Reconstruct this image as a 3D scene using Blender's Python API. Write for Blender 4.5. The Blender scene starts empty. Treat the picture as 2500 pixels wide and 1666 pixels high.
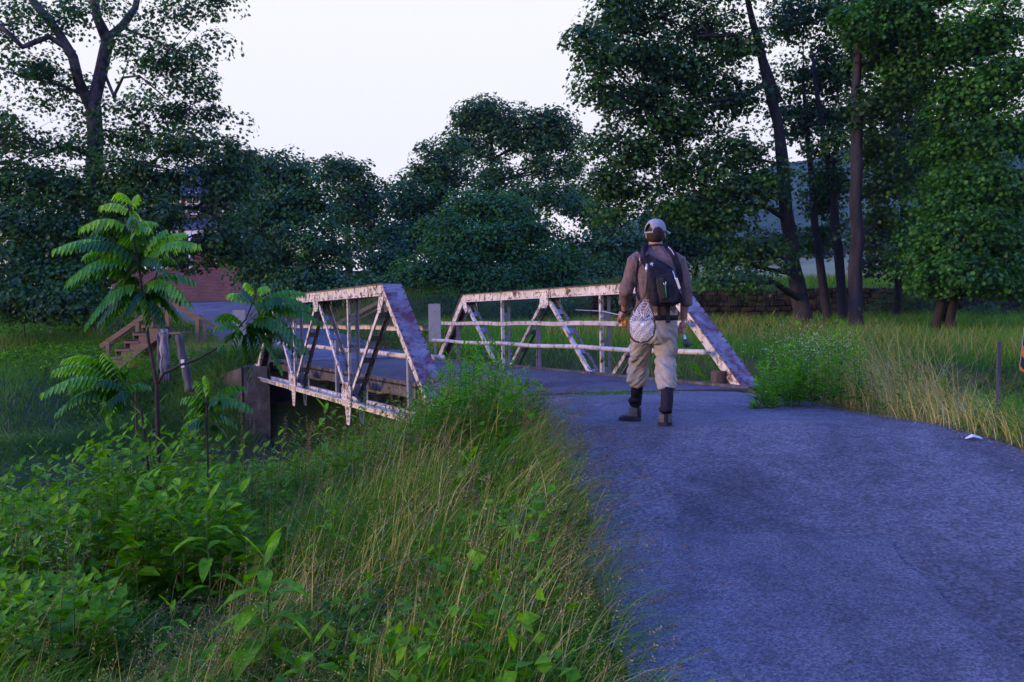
import bpy, bmesh, math, random
import numpy as np
from mathutils import Vector, Matrix, noise

random.seed(7); RNG = np.random.default_rng(7)
scene = bpy.context.scene
COL = scene.collection
R = math.radians

# ------------------------------------------------------------------ camera
EYE = Vector((0, 0, 1.6)); FPX = 2500.0
CAMM = Matrix.Rotation(R(90 - 1.43), 3, 'X') @ Matrix.Rotation(R(-1.0), 3, 'Z')
cd = bpy.data.cameras.new('camera'); cam = bpy.data.objects.new('camera', cd); COL.objects.link(cam)
cam.matrix_world = Matrix.Translation(EYE) @ CAMM.to_4x4()
cd.sensor_width = 36; cd.lens = 36.0; cd.clip_start = 0.05; cd.clip_end = 4000
scene.camera = cam

# ------------------------------------------------------------------ world, sun, exposure
SUN_AZ = Vector((-0.88, -0.40, 0.0)).normalized(); SUN_EL = R(9)
w = bpy.data.worlds.new('World'); scene.world = w; w.use_nodes = True
nt = w.node_tree; nt.nodes.clear()
def wn(t, **k):
    n = nt.nodes.new(t)
    for a, b in k.items(): setattr(n, a, b)
    return n
sky = wn('ShaderNodeTexSky', sky_type='NISHITA', sun_disc=False, sun_elevation=R(9),
         sun_rotation=math.atan2(SUN_AZ.x, SUN_AZ.y), altitude=200, air_density=1.0, dust_density=0.6, ozone_density=2.5)
tc = wn('ShaderNodeTexCoord'); sep = wn('ShaderNodeSeparateXYZ'); nt.links.new(tc.outputs['Generated'], sep.inputs[0])
mr = wn('ShaderNodeMapRange', interpolation_type='SMOOTHSTEP'); mr.inputs['From Min'].default_value = 0.28; mr.inputs['From Max'].default_value = 0.75
nt.links.new(sep.outputs['Z'], mr.inputs['Value'])
tint = wn('ShaderNodeMix', data_type='RGBA', blend_type='MULTIPLY'); tint.inputs['Factor'].default_value = 1
nt.links.new(sky.outputs[0], tint.inputs['A']); tint.inputs['B'].default_value = (2.95, 3.8, 10.8, 1)
pale = wn('ShaderNodeMix', data_type='RGBA'); nt.links.new(mr.outputs[0], pale.inputs['Factor'])
HZ = wn('ShaderNodeMapRange'); HZ.inputs['From Min'].default_value = 0.0; HZ.inputs['From Max'].default_value = 0.16
nt.links.new(sep.outputs['Z'], HZ.inputs['Value'])
hz = wn('ShaderNodeMix', data_type='RGBA'); nt.links.new(HZ.outputs[0], hz.inputs['Factor'])
SKS = 0.12; EXPO = 0.52
K = 1.0 / SKS
hz.inputs['A'].default_value = (.79*K, .70*K, .705*K, 1); hz.inputs['B'].default_value = (.72*K, .72*K, .725*K, 1)
az = wn('ShaderNodeMapRange', interpolation_type='SMOOTHSTEP'); az.inputs['From Min'].default_value = -.55; az.inputs['From Max'].default_value = .3; az.inputs['To Min'].default_value = .68
nt.links.new(sep.outputs['Y'], az.inputs['Value'])
azm = wn('ShaderNodeVectorMath', operation='SCALE'); nt.links.new(hz.outputs['Result'], azm.inputs[0]); nt.links.new(az.outputs[0], azm.inputs['Scale'])
nt.links.new(azm.outputs[0], pale.inputs['A']); nt.links.new(tint.outputs['Result'], pale.inputs['B'])
bg = wn('ShaderNodeBackground'); bg.inputs['Strength'].default_value = SKS
nt.links.new(pale.outputs['Result'], bg.inputs['Color'])
wo = wn('ShaderNodeOutputWorld'); nt.links.new(bg.outputs[0], wo.inputs['Surface'])
sl = bpy.data.lights.new('sun', 'SUN'); sl.energy = 2.2; sl.angle = R(14); sl.color = (1.0, .66, .5)
so = bpy.data.objects.new('sun', sl); COL.objects.link(so)
sd = SUN_AZ * math.cos(SUN_EL) + Vector((0, 0, math.sin(SUN_EL)))
so.rotation_euler = sd.to_track_quat('Z', 'Y').to_euler(); so.location = sd * 60
scene.view_settings.view_transform = 'Standard'; scene.view_settings.look = 'None'
scene.view_settings.exposure = EXPO; scene.view_settings.gamma = 1
scene.render.engine = 'CYCLES'
cy = scene.cycles
cy.max_bounces = 6; cy.diffuse_bounces = 3; cy.glossy_bounces = 2; cy.transmission_bounces = 4; cy.volume_bounces = 0
cy.transparent_max_bounces = 6; cy.use_denoising = True; cy.use_adaptive_sampling = True; cy.adaptive_threshold = 0.015
cy.caustics_reflective = False; cy.caustics_refractive = False

# ------------------------------------------------------------------ placing helpers
def P(px, py, Y):
    "world point seen at photo pixel (2500 wide) lying Y metres ahead"
    v = CAMM @ Vector(((px - 1250) / FPX, (833 - py) / FPX, -1.0))
    return EYE + v * (Y / v.y)

def tag(o, label=None, cat=None, group=None, kind=None):
    if label: o['label'] = label
    if cat: o['category'] = cat
    if group: o['group'] = group
    if kind: o['kind'] = kind
    return o

def empty(name, loc, label=None, cat=None, group=None, kind=None):
    o = bpy.data.objects.new(name, None); COL.objects.link(o); o.location = loc; o.empty_display_size = .2
    return tag(o, label, cat, group, kind)

def link(name, me, parent=None, mats=()):
    o = bpy.data.objects.new(name, me); COL.objects.link(o)
    if parent:
        o.parent = parent
        if parent.parent is None and parent.type == 'EMPTY': o.matrix_parent_inverse = Matrix.Translation(-Vector(parent.location))
    for m in mats: me.materials.append(m)
    return o

class MB:
    def __init__(s): s.v = []; s.f = []; s.m = []; s.sm = []
    def add(s, vs, fs, mat=0, smooth=False):
        b = len(s.v); s.v += [tuple(p) for p in vs]; s.f += [tuple(i + b for i in f) for f in fs]
        s.m += [mat] * len(fs); s.sm += [smooth] * len(fs); return s
    def box(s, c, ax, ay, az, mat=0):
        "centre and three half-axis vectors"
        c = Vector(c); vs = []
        for k in (-1, 1):
            for j in (-1, 1):
                for i in (-1, 1): vs.append(c + ax * i + ay * j + az * k)
        return s.add(vs, [(0, 2, 3, 1), (4, 5, 7, 6), (0, 1, 5, 4), (2, 6, 7, 3), (0, 4, 6, 2), (1, 3, 7, 5)], mat)
    def abox(s, x0, x1, y0, y1, z0, z1, mat=0):
        return s.box(((x0+x1)/2, (y0+y1)/2, (z0+z1)/2), Vector(((x1-x0)/2, 0, 0)), Vector((0, (y1-y0)/2, 0)), Vector((0, 0, (z1-z0)/2)), mat)
    def beam(s, a, b, side, w, h, mat=0):
        "box from a to b; w across along side, h the other way"
        a = Vector(a); b = Vector(b); d = (b - a); L = d.length; d.normalize()
        side = (Vector(side) - d * Vector(side).dot(d)).normalized(); up = side.cross(d)
        return s.box((a + b) / 2, d * L / 2, side * w / 2, up * h / 2, mat)
    def tube(s, pts, rad, n=8, mat=0, cap=True, smooth=True, flat=1.0, seed=None):
        pts = [Vector(p) for p in pts]; rings = []
        if not hasattr(rad, '__len__'): rad = [rad] * len(pts)
        ref = Vector((0.31, 0.17, 0.93))
        for i, p in enumerate(pts):
            t = (pts[min(i+1, len(pts)-1)] - pts[max(i-1, 0)])
            if t.length < 1e-9: t = Vector((0, 0, 1))
            t.normalize()
            u = ref - t * ref.dot(t)
            if u.length < .05: u = Vector((1, 0, 0)) - t * t.x
            u.normalize(); ref = u; v = t.cross(u)
            for k in range(n):
                a = 2 * math.pi * k / n
                rr = rad[i]
                if seed is not None: rr *= 1 + .16 * noise.noise((p.x*1.3 + math.cos(a)*.8 + seed, p.z*.9 + math.sin(a)*.8, p.y))
                rings.append(p + (u * math.cos(a) + v * math.sin(a) * flat) * rr)
        fs = [(i*n+k, i*n+(k+1) % n, (i+1)*n+(k+1) % n, (i+1)*n+k) for i in range(len(pts)-1) for k in range(n)]
        if cap: fs += [tuple(range(n-1, -1, -1)), tuple((len(pts)-1)*n + k for k in range(n))]
        return s.add(rings, fs, mat, smooth)
    def plate(s, poly, nrm, th, mat=0):
        "extrude a polygon (world points) by th along nrm, centred"
        n = Vector(nrm).normalized() * th / 2; k = len(poly); poly = [Vector(p) for p in poly]
        return s.add([p - n for p in poly] + [p + n for p in poly],
                     [tuple(range(k-1, -1, -1)), tuple(range(k, 2*k))] + [(i, (i+1) % k, k+(i+1) % k, k+i) for i in range(k)], mat)
    def rivet(s, p, nrm, r=.016, mat=0):
        n = Vector(nrm).normalized(); u = n.orthogonal().normalized(); v = n.cross(u); p = Vector(p)
        vs = [p + (u*math.cos(a)+v*math.sin(a))*r for a in [i*math.pi/3 for i in range(6)]]
        vs += [p + n*r*.62 + (u*math.cos(a)+v*math.sin(a))*r*.6 for a in [i*math.pi/3 for i in range(6)]]
        return s.add(vs, [(i, (i+1) % 6, 6+(i+1) % 6, 6+i) for i in range(6)] + [tuple(range(6, 12))], mat, True)
    def build(s, name, mats, parent=None, bevel=0):
        me = bpy.data.meshes.new(name); me.from_pydata(s.v, [], s.f)
        if not isinstance(mats, (list, tuple)): mats = [mats]
        o = link(name, me, parent, mats)
        me.polygons.foreach_set('material_index', s.m); me.polygons.foreach_set('use_smooth', s.sm)
        bm = bmesh.new(); bm.from_mesh(me); bmesh.ops.recalc_face_normals(bm, faces=bm.faces); bm.to_mesh(me); bm.free()
        if bevel:
            b = o.modifiers.new('bevel', 'BEVEL'); b.width = bevel; b.segments = 1; b.limit_method = 'ANGLE'
        me.update(); return o

# ------------------------------------------------------------------ materials
def mat(name, base=(.5, .5, .5), rough=.7, spec=.3, metal=0):
    m = bpy.data.materials.new(name); m.use_nodes = True
    b = m.node_tree.nodes['Principled BSDF']
    b.inputs['Base Color'].default_value = (*base, 1); b.inputs['Roughness'].default_value = rough
    b.inputs['Specular IOR Level'].default_value = spec; b.inputs['Metallic'].default_value = metal
    return m
def N(m, t, **k):
    n = m.node_tree.nodes.new(t)
    for a, b in k.items(): setattr(n, a, b)
    return n
def L(m, a, b): m.node_tree.links.new(a, b)
def bsdf(m): return m.node_tree.nodes['Principled BSDF']
def coords(m): return N(m, 'ShaderNodeNewGeometry').outputs['Position']
def tex(m, scale, detail=4, rough=.6, vec=None, stretch=None, dist=0):
    n = N(m, 'ShaderNodeTexNoise'); n.inputs['Scale'].default_value = scale; n.inputs['Detail'].default_value = detail
    n.inputs['Roughness'].default_value = rough; n.inputs['Distortion'].default_value = dist
    v = vec or N(m, 'ShaderNodeTexCoord').outputs['Object']
    if stretch:
        mp = N(m, 'ShaderNodeMapping'); mp.inputs['Scale'].default_value = stretch; L(m, v, mp.inputs[0]); v = mp.outputs[0]
    L(m, v, n.inputs['Vector']); return n.outputs['Fac']
def ramp(m, fac, stops):
    r = N(m, 'ShaderNodeValToRGB'); e = r.color_ramp.elements
    while len(e) < len(stops): e.new(.5)
    for i, (p, c) in enumerate(stops):
        e[i].position = p; e[i].color = (*c, 1) if len(c) == 3 else c
    L(m, fac, r.inputs[0]); return r.outputs[0]
def mixc(m, fac, a, b, mode='MIX'):
    x = N(m, 'ShaderNodeMix', data_type='RGBA', blend_type=mode)
    for s_, v in (('Factor', fac), ('A', a), ('B', b)):
        if isinstance(v, (int, float)): x.inputs[s_].default_value = v
        elif isinstance(v, tuple): x.inputs[s_].default_value = (*v, 1)
        else: L(m, v, x.inputs[s_])
    return x.outputs['Result']
def bump(m, h, strength=.5, dist=.01):
    b = N(m, 'ShaderNodeBump'); b.inputs['Strength'].default_value = strength; b.inputs['Distance'].default_value = dist
    L(m, h, b.inputs['Height']); L(m, b.outputs[0], bsdf(m).inputs['Normal'])
def noisy(name, c1, c2, scale=8, rough=.8, bstr=.4, bdist=.01, spec=.25, detail=5, stretch=None, lo=.35, hi=.65):
    m = mat(name, c1, rough, spec); f = tex(m, scale, detail, .65, stretch=stretch)
    L(m, ramp(m, f, [(lo, c1), (hi, c2)]), bsdf(m).inputs['Base Color']); bump(m, f, bstr, bdist); return m

def leafmat(name, cols, rough=.5, spec=.35, trans=.35, tcol=None):
    "cols: ramp over the per-leaf random value stored in the attribute 'tint'"
    m = mat(name, cols[0], rough, spec); a = N(m, 'ShaderNodeAttribute', attribute_name='tint')
    n = len(cols); c = ramp(m, a.outputs['Fac'], [(i / max(1, n - 1), cols[i]) for i in range(n)])
    c = mixc(m, .8, c, ramp(m, tex(m, 34, 3, .6, coords(m)), [(.32, (.5, .55, .5)), (.5, (1, 1, 1)), (.68, (1.35, 1.25, 1.1))]), 'MULTIPLY')
    c = mixc(m, ramp(m, tex(m, 1.7, 4, .65, coords(m)), [(.55, (0, 0, 0)), (.75, (.35, .35, .35))]), c, mixc(m, 1.0, c, (1.9, 1.15, .9), 'MULTIPLY'))
    L(m, c, bsdf(m).inputs['Base Color'])
    t = N(m, 'ShaderNodeBsdfTranslucent')
    tc_ = mixc(m, 1.0, c, tcol or (1.3, 1.5, .5), 'MULTIPLY'); L(m, tc_, t.inputs['Color'])
    mx = N(m, 'ShaderNodeMixShader'); mx.inputs[0].default_value = trans
    L(m, bsdf(m).outputs[0], mx.inputs[1]); L(m, t.outputs[0], mx.inputs[2])
    L(m, mx.outputs[0], m.node_tree.nodes['Material Output'].inputs['Surface']); return m

# ------------------------------------------------------------------ ground shape
def sm(a, b, x):
    t = np.clip((np.asarray(x, float) - a) / (b - a), 0, 1); return t * t * (3 - 2 * t)
ZR = ([-12, 0, 3, 5, 7, 8.8, 11, 14, 26, 30, 42, 60, 75], [-.1, 0, .02, .17, .40, .575, .57, .53, .53, .66, 1.55, 2.75, 2.9])
XLf = ([-12, 4, 7, 9, 12, 14.5], [.62, .46, .41, .30, .05, -.45]); XRf = ([-12, 3, 5, 7.8, 8.7, 10.9, 13.2, 14.5], [5.6, 4.6, 4.35, 3.9, 3.65, 3.3, 2.95, 2.95])
def zr(y): return np.interp(y, *ZR)
FAR = [(-3.9, 25.9, 2.1), (-10.2, 40, 2.1), (-14.5, 50, 2.2), (-17.5, 57.5, 3.2)]
def far_dist(x, y):
    best = np.full(np.shape(x), 1e9)
    for (x0, y0, w0), (x1, y1, w1) in zip(FAR[:-1], FAR[1:]):
        dx, dy = x1-x0, y1-y0; t = np.clip(((x-x0)*dx + (y-y0)*dy)/(dx*dx+dy*dy), 0, 1)
        d = np.hypot(x-(x0+t*dx), y-(y0+t*dy)) - (w0 + (w1-w0)*t)
        best = np.minimum(best, d)
    return best
def nz(x, y, s):
    return (np.sin(x*s*1.3 + 1.7*np.sin(y*s*.9)) + np.sin(y*s*1.1 + 1.3*np.sin(x*s*.7 + 2)) + .5*np.sin((x+y)*s*2.3)) / 2.5
def YC(x): return np.interp(x, [-80, -20, -11, -8, -1.4, 4, 8, 14, 22, 60], [9, 14, 16.8, 19, 20, 20.6, 19.4, 16, 11, -10])
def HWf(x): return np.interp(x, [-12, -8, 2.5, 6, 30], [3.7, 6.0, 5.9, 2.2, 1.8])
def H(x, y):
    x = np.asarray(x, float); y = np.asarray(y, float)
    yc = YC(x)
    nearL = -.22 - .10*np.clip(-x-1, 0, 7)
    nearR = np.interp(y, [0, 5, 14], [.05, .05, -.05]) - .04*np.clip(x-8, 0, 20)
    near = np.where(x < .4, nearL, nearR); near = nearL*(1-sm(-.5, 3, x)) + nearR*sm(-.5, 3, x)
    farL = np.interp(y, [20, 23, 30, 40, 56, 80, 200, 900], [-.4, -.1, .7, 1.75, 3.0, 3.4, 5, 8])
    farR = np.interp(y, [14, 20, 35, 38.2, 38.9, 45, 60, 100, 220, 400, 900], [-.1, .2, 1.12, 1.25, 2.3, 2.75, 3.0, 3.6, 12, 22, 30])
    far = farL + (farR-farL)*sm(-4, 4, x - (1.27-.4436*(np.minimum(y, 40)-14)))
    g = near + (far-near)*sm(-2.5, 2.5, y-yc)
    g = g + .06*nz(x, y, 1.1)*sm(1, 3, np.abs(x)+.3*y) + .25*nz(x, y, .12)*sm(45, 90, y)
    # road corridors
    dn = np.maximum(np.interp(y, *XLf) - x, x - np.interp(y, *XRf)); dn = np.maximum(dn, (y-14.2)*1.6)
    wl = np.where(x < 2, 2.6, 2.0)
    t = 1 - sm(0.05, 1, dn/wl); g = g + (zr(y) - .02 - g)*t
    df = far_dist(x, y); t2 = 1 - sm(0.02, 1, df/3.0); t2 = np.where(y > 24.5, t2, 0); g = g + (zr(y)-.02-g)*t2
    hw = HWf(x)
    wd_ = 1.5 + 4.5*(1-sm(-9.5, -7.5, x))*(y > yc)
    c = 1 - sm(0, 1, (np.abs(y-yc)-hw+.5)/(wd_+.5)); g = g + (-1.85-g)*c*np.where(np.abs(x) < 60, 1, 0)
    return g
def h1(x, y): return float(H(x, y))

def grid_mesh(name, xs, ys, zfun, mats, lift=0):
    X, Y = np.meshgrid(xs, ys); Z = zfun(X, Y) + lift; nx = len(xs); ny = len(ys)
    co = np.stack([X, Y, Z], -1).reshape(-1, 3)
    i = np.arange((nx-1)*(ny-1)); r = i // (nx-1); c = i % (nx-1); a = r*nx+c
    F = np.stack([a, a+1, a+1+nx, a+nx], -1)
    return np_mesh(name, co, F, mats)
def np_mesh(name, co, F, mats, tint=None, smooth=True, parent=None, extra=None, midx=None):
    me = bpy.data.meshes.new(name); nv = len(co); nf, k = F.shape
    me.vertices.add(nv); me.vertices.foreach_set('co', np.ascontiguousarray(co, np.float32).ravel())
    me.loops.add(nf*k); me.loops.foreach_set('vertex_index', np.ascontiguousarray(F, np.int32).ravel())
    me.polygons.add(nf); me.polygons.foreach_set('loop_start', np.arange(0, nf*k, k, dtype=np.int32))
    me.polygons.foreach_set('use_smooth', np.full(nf, smooth))
    if tint is not None:
        at = me.attributes.new('tint', 'FLOAT', 'POINT'); at.data.foreach_set('value', np.ascontiguousarray(tint, np.float32))
    if midx is not None: me.polygons.foreach_set('material_index', np.ascontiguousarray(midx, np.int32))
    me.update(calc_edges=True)
    return link(name, me, parent, mats if isinstance(mats, (list, tuple)) else [mats])

# ground sheet
m_soil = mat('soil_and_turf', (.05, .06, .02), .95, .1)
f = tex(m_soil, 1.6, 8, .7, coords(m_soil)); f2 = tex(m_soil, 14, 4, .7, coords(m_soil))
c = ramp(m_soil, f, [(.3, (.028, .05, .012)), (.5, (.045, .075, .018)), (.7, (.085, .085, .035))])
L(m_soil, mixc(m_soil, .35, c, ramp(m_soil, f2, [(.35, (.03, .022, .014)), (.65, (.07, .1, .03))])), bsdf(m_soil).inputs['Base Color'])
bump(m_soil, f2, .8, .05)
xs = np.unique(np.concatenate([np.arange(-30, 30.01, .3), -30-np.geomspace(.5, 700, 34), 30+np.geomspace(.5, 700, 34)]))
ys = np.unique(np.concatenate([np.arange(-6, 62.01, .3), -6-np.geomspace(.5, 60, 8), 62+np.geomspace(.5, 900, 40)]))
ground = grid_mesh('ground', xs, ys, H, m_soil); tag(ground, kind='structure')

# asphalt
def asphalt(name, dark=1.0, fine_=0):
    m = mat(name, (.07, .07, .08), .75, .2)
    p = coords(m)
    big = tex(m, .5, 5, .6, p, stretch=(1.3, .5, 1), dist=.8); mid = tex(m, 3.5, 7, .75, p); fine = tex(m, 60, 3, .7, p)
    vo = N(m, 'ShaderNodeTexVoronoi'); vo.inputs['Scale'].default_value = 90 if fine_ else 55; L(m, p, vo.inputs['Vector'])
    c = ramp(m, big, [(.33, (.034*dark, .033*dark, .034*dark)), (.5, (.065*dark, .062*dark, .062*dark)), (.7, (.088*dark, .084*dark, .082*dark))])
    c = mixc(m, .7, c, ramp(m, mid, [(.3, (.5, .49, .48)), (.5, (.95, .95, .95)), (.7, (1.3, 1.3, 1.3))]), 'MULTIPLY')
    c = mixc(m, .8, c, ramp(m, vo.outputs['Color'], [(.1, (.4, .4, .4)), (.5, (.95, .95, .95)), (.9, (1.9, 1.85, 1.8))]), 'MULTIPLY')
    c = mixc(m, ramp(m, tex(m, 130, 1, .5, p), [(.735, (0, 0, 0)), (.75, (.7, .7, .7))]), c, (.4, .37, .36))
    ce = N(m, 'ShaderNodeTexVoronoi', feature='DISTANCE_TO_EDGE'); ce.inputs['Scale'].default_value = .55
    nv = N(m, 'ShaderNodeTexNoise'); nv.inputs['Scale'].default_value = 2.2; nv.inputs['Detail'].default_value = 6; L(m, p, nv.inputs['Vector'])
    av = N(m, 'ShaderNodeVectorMath', operation='MULTIPLY_ADD'); L(m, nv.outputs['Color'], av.inputs[0]); av.inputs[1].default_value = (.9, .9, 0); L(m, p, av.inputs[2]); L(m, av.outputs[0], ce.inputs['Vector'])
    crack = ramp(m, ce.outputs['Distance'], [(0, (.8, .8, .8)), (.006, (.93, .93, .93)), (.014, (1, 1, 1))])
    c = mixc(m, ramp(m, tex(m, .35, 2, .5, p), [(.5, (0, 0, 0)), (.6, (.9, .9, .9))]), c, mixc(m, 1.0, c, crack, 'MULTIPLY'))
    L(m, c, bsdf(m).inputs['Base Color'])
    ad = N(m, 'ShaderNodeMath', operation='ADD'); L(m, vo.outputs['Distance'], ad.inputs[0]); L(m, fine, ad.inputs[1])
    bump(m, ad.outputs[0], .5 if fine_ else .8, .008); return m
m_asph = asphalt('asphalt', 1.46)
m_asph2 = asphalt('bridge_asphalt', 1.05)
def ribbon(name, left, right, ncross, zf, m, lift=.004, crown=0):
    rows = len(left); co = []
    for i in range(rows):
        for k in range(ncross+1):
            t = k/ncross; x = left[i][0]*(1-t)+right[i][0]*t; y = left[i][1]*(1-t)+right[i][1]*t
            co.append((x, y, zf(y) + lift + crown*(1-(2*t-1)**2)))
    i = np.arange((rows-1)*ncross); r = i // ncross; c = i % ncross; a = r*(ncross+1)+c
    F = np.stack([a, a+1, a+2+ncross, a+1+ncross], -1)
    return np_mesh(name, np.array(co), F, m)
ysr = np.concatenate([np.arange(-10, 12.8, .25), [12.95]])
def jag(y, k): return .03*math.sin(y*1.1+k)+.02*math.sin(y*4.7+2*k)+.01*math.sin(y*13+k*3)
lf = [(np.interp(y, *XLf)+jag(y, 1), y + (.0 if y < 12 else 0)) for y in ysr]
rt = [(np.interp(y, *XRf)+jag(y, 4), y + sm(8, 13, y)*.75) for y in ysr]
road = ribbon('road', lf, rt, 14, lambda y: float(zr(y)) + .014*math.sin(y*1.7), m_asph, .012, .03); tag(road, kind='structure')
# older resurfaced patch, a thin sheet over the road
m_patch = asphalt('asphalt_patch', 1.7, 1)
def road_z(x, y):
    xl = np.interp(y, *XLf); xr = np.interp(y, *XRf); t = (x-xl)/(xr-xl); return float(zr(y)) + .014*math.sin(y*1.7) + .012 + .03*(1-(2*t-1)**2)
co = []; ny_ = 40; nx_ = 16
for i in range(ny_+1):
    y = 2.3+(5.9-2.3)*i/ny_
    for j in range(nx_+1):
        t = j/nx_; xa = .42+.05*math.sin(y*3.1)+.02*math.sin(y*11); xb = 2.07+.03*math.sin(y*2.3)+.015*math.sin(y*9)
        x_ = xa+(xb-xa)*t; yy = y + (.10*math.sin(x_*2.1)+.03*math.sin(x_*9) if i == ny_ else 0)
        edge = 0 if 0 < j < nx_ and i < ny_ else -.012
        co.append((x_, yy, road_z(x_, yy)+.012+edge*.6))
i = np.arange(ny_*nx_); r = i // nx_; c = i % nx_; a_ = r*(nx_+1)+c
o = np_mesh('road_patch', np.array(co), np.stack([a_, a_+1, a_+2+nx_, a_+1+nx_], -1), m_patch); tag(o, kind='structure')
# far drive
fl, fr = [], []
for i in range(len(FAR)):
    x0, y0, w0 = FAR[i]; x1, y1, _ = FAR[min(i+1, len(FAR)-1)]; xp, yp, _ = FAR[max(i-1, 0)]
    dd = Vector((x1-xp, y1-yp, 0)).normalized(); nn = Vector((-dd.y, dd.x, 0))
    fl.append((x0+nn.x*w0, y0+nn.y*w0)); fr.append((x0-nn.x*w0, y0-nn.y*w0))
def dens(a, n):
    t = np.linspace(0, len(a)-1, n); b = np.array(a); return list(zip(np.interp(t, range(len(a)), b[:, 0]), np.interp(t, range(len(a)), b[:, 1])))
fl = dens(fl, 40); fr = dens(fr, 40)
drive = ribbon('driveway', fl, fr, 8, lambda y: float(zr(y)), m_asph, .02, .02); tag(drive, kind='structure')

# stream water
m_water = mat('water', (.015, .02, .022), .06, .5); bump(m_water, tex(m_water, 3, 4, .6, coords(m_water)), .25, .03)
mb = MB()
wx = np.linspace(-60, 40, 60)
vs = [(x, YC(x)-6, -1.4) for x in wx] + [(x, YC(x)+6, -1.4) for x in wx]
mb.add(vs, [(i, i+1, 60+i+1, 60+i) for i in range(59)])
wtr = mb.build('stream_water', m_water); tag(wtr, kind='structure')
# ------------------------------------------------------------------ bridge
def paintmat(name, c1, c2, rust, lo, hi, rough=.55, rs=7):
    m = mat(name, c1, rough, .35)
    p = coords(m); a = tex(m, rs, 8, .72, p, dist=.6); b = tex(m, 2.2, 5, .6, p); s_ = tex(m, 9, 5, .7, p, stretch=(1, 1, .12))
    base = mixc(m, ramp(m, s_, [(.45, (0, 0, 0)), (.8, (.75, .75, .75))]), ramp(m, b, [(.35, c1), (.65, c2)]), (.3, .25, .2))
    base = mixc(m, ramp(m, a, [(lo, (0, 0, 0)), (hi, (1, 1, 1))]), base, ramp(m, tex(m, 26, 5, .7, p), [(.35, rust), (.7, tuple(v*.35 for v in rust))]))
    L(m, base, bsdf(m).inputs['Base Color']); bump(m, a, .35, .006); return m
m_cream = paintmat('cream_paint', (.72, .66, .52), (.52, .47, .37), (.13, .06, .03), .5, .60)
m_grime_shade = paintmat('grimy_shaded_steel', (.17, .15, .11), (.09, .075, .055), (.06, .03, .018), .5, .62, .75)  # rust and grime, plus painted shade on the far angle bars
m_grey = paintmat('grey_paint_and_shade', (.22, .22, .22), (.16, .16, .16), (.08, .05, .04), .56, .66)  # grey paint; also painted shade on far vertical bars and battens
m_plate = paintmat('weathered_cover_plate', (.20, .20, .205), (.11, .11, .12), (.13, .022, .018), .43, .60, .55, 3.0)
m_rivet = mat('rusted_rivet', (.07, .035, .025), .7, .3)
m_rail = paintmat('cream_rail_paint', (.62, .55, .44), (.48, .43, .34), (.15, .07, .035), .52, .64)
m_conc = mat('old_concrete', (.2, .18, .15), .9, .2)
p_ = coords(m_conc); s_ = tex(m_conc, 5, 7, .75, p_, stretch=(1.4, 1.4, .22)); b_ = tex(m_conc, 3, 8, .7, p_)
L(m_conc, mixc(m_conc, .6, ramp(m_conc, s_, [(.36, (.02, .017, .015)), (.54, (.06, .05, .042)), (.68, (.30, .27, .22))]), ramp(m_conc, b_, [(.35, (.04, .035, .03)), (.65, (.16, .14, .115))])), bsdf(m_conc).inputs['Base Color'])
bump(m_conc, b_, .6, .02)

D = Vector((-5.42, 12.25, 0)); BL = D.length; D.normalize()
NIN = {0: Vector((D.y, -D.x, 0)), 1: Vector((-D.y, D.x, 0))}        # inwards: left truss faces right and vice versa
ORG = {0: Vector((-.93, 13.6, 0)), 1: Vector((3.48, 14.3, 0))}
PAN = BL / 3; ZB, ZT, ZD = .14, 2.12, .53
def TP(k, s, off, z): return ORG[k] + D*s + NIN[k]*off + Vector((0, 0, z))
bridge = empty('truss_bridge', (-1.4, 20, .14), 'low riveted steel truss bridge with peeling cream paint carrying the lane over the stream', 'bridge')
UZ = Vector((0, 0, 1))
def angle_pair(a, b, k, light, dark, wid=.2, leg=.075, nb=4):
    "two angle bars either side of the truss plane joined by batten plates; a, b = (s, z)"
    mb = MB(); n = NIN[k]
    A = Vector((a[0], a[1])); B = Vector((b[0], b[1])); dv = (TP(k, b[0], 0, b[1])-TP(k, a[0], 0, a[1])).normalized(); up = n.cross(dv)
    for sgn in (-1, 1):
        m = light if (sgn == -1) == (k == 0) else dark  # far bar takes the darker material, shade put into its colour
        o = sgn*wid/2
        mb.beam(TP(k, a[0], o, a[1]), TP(k, b[0], o, b[1]), n, .012, leg, m)                       # leg in the truss plane
        q = up*(leg/2-.006)*(1 if sgn > 0 else 1) - n*sgn*.03
        mb.beam(TP(k, a[0], o, a[1])+q-n*sgn*.001, TP(k, b[0], o, b[1])+q-n*sgn*.001, n, .045, .011, m)
        for i in range(2):
            for e in (.06, .1, .9, .94):
                p = TP(k, a[0], o, a[1]).lerp(TP(k, b[0], o, b[1]), e)
                mb.rivet(p + n*sgn*.006, n*sgn, .012, 2)
    for i in range(nb):
        t = (i+.75)/(nb+.5); p = TP(k, a[0], 0, a[1]).lerp(TP(k, b[0], 0, b[1]), t) + up*(leg/2-.014)
        mb.box(p, n*(wid/2-.007), dv*(.075), up*.004, 3)
        for sx in (-1, 1):
            for sy in (-1, 1): mb.rivet(p - up*.004 + n*sx*(wid/2-.04) + dv*sy*.04, -up, .012, 2)
    return mb
mats4 = [m_cream, m_grime_shade, m_rivet, m_grey]
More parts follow.
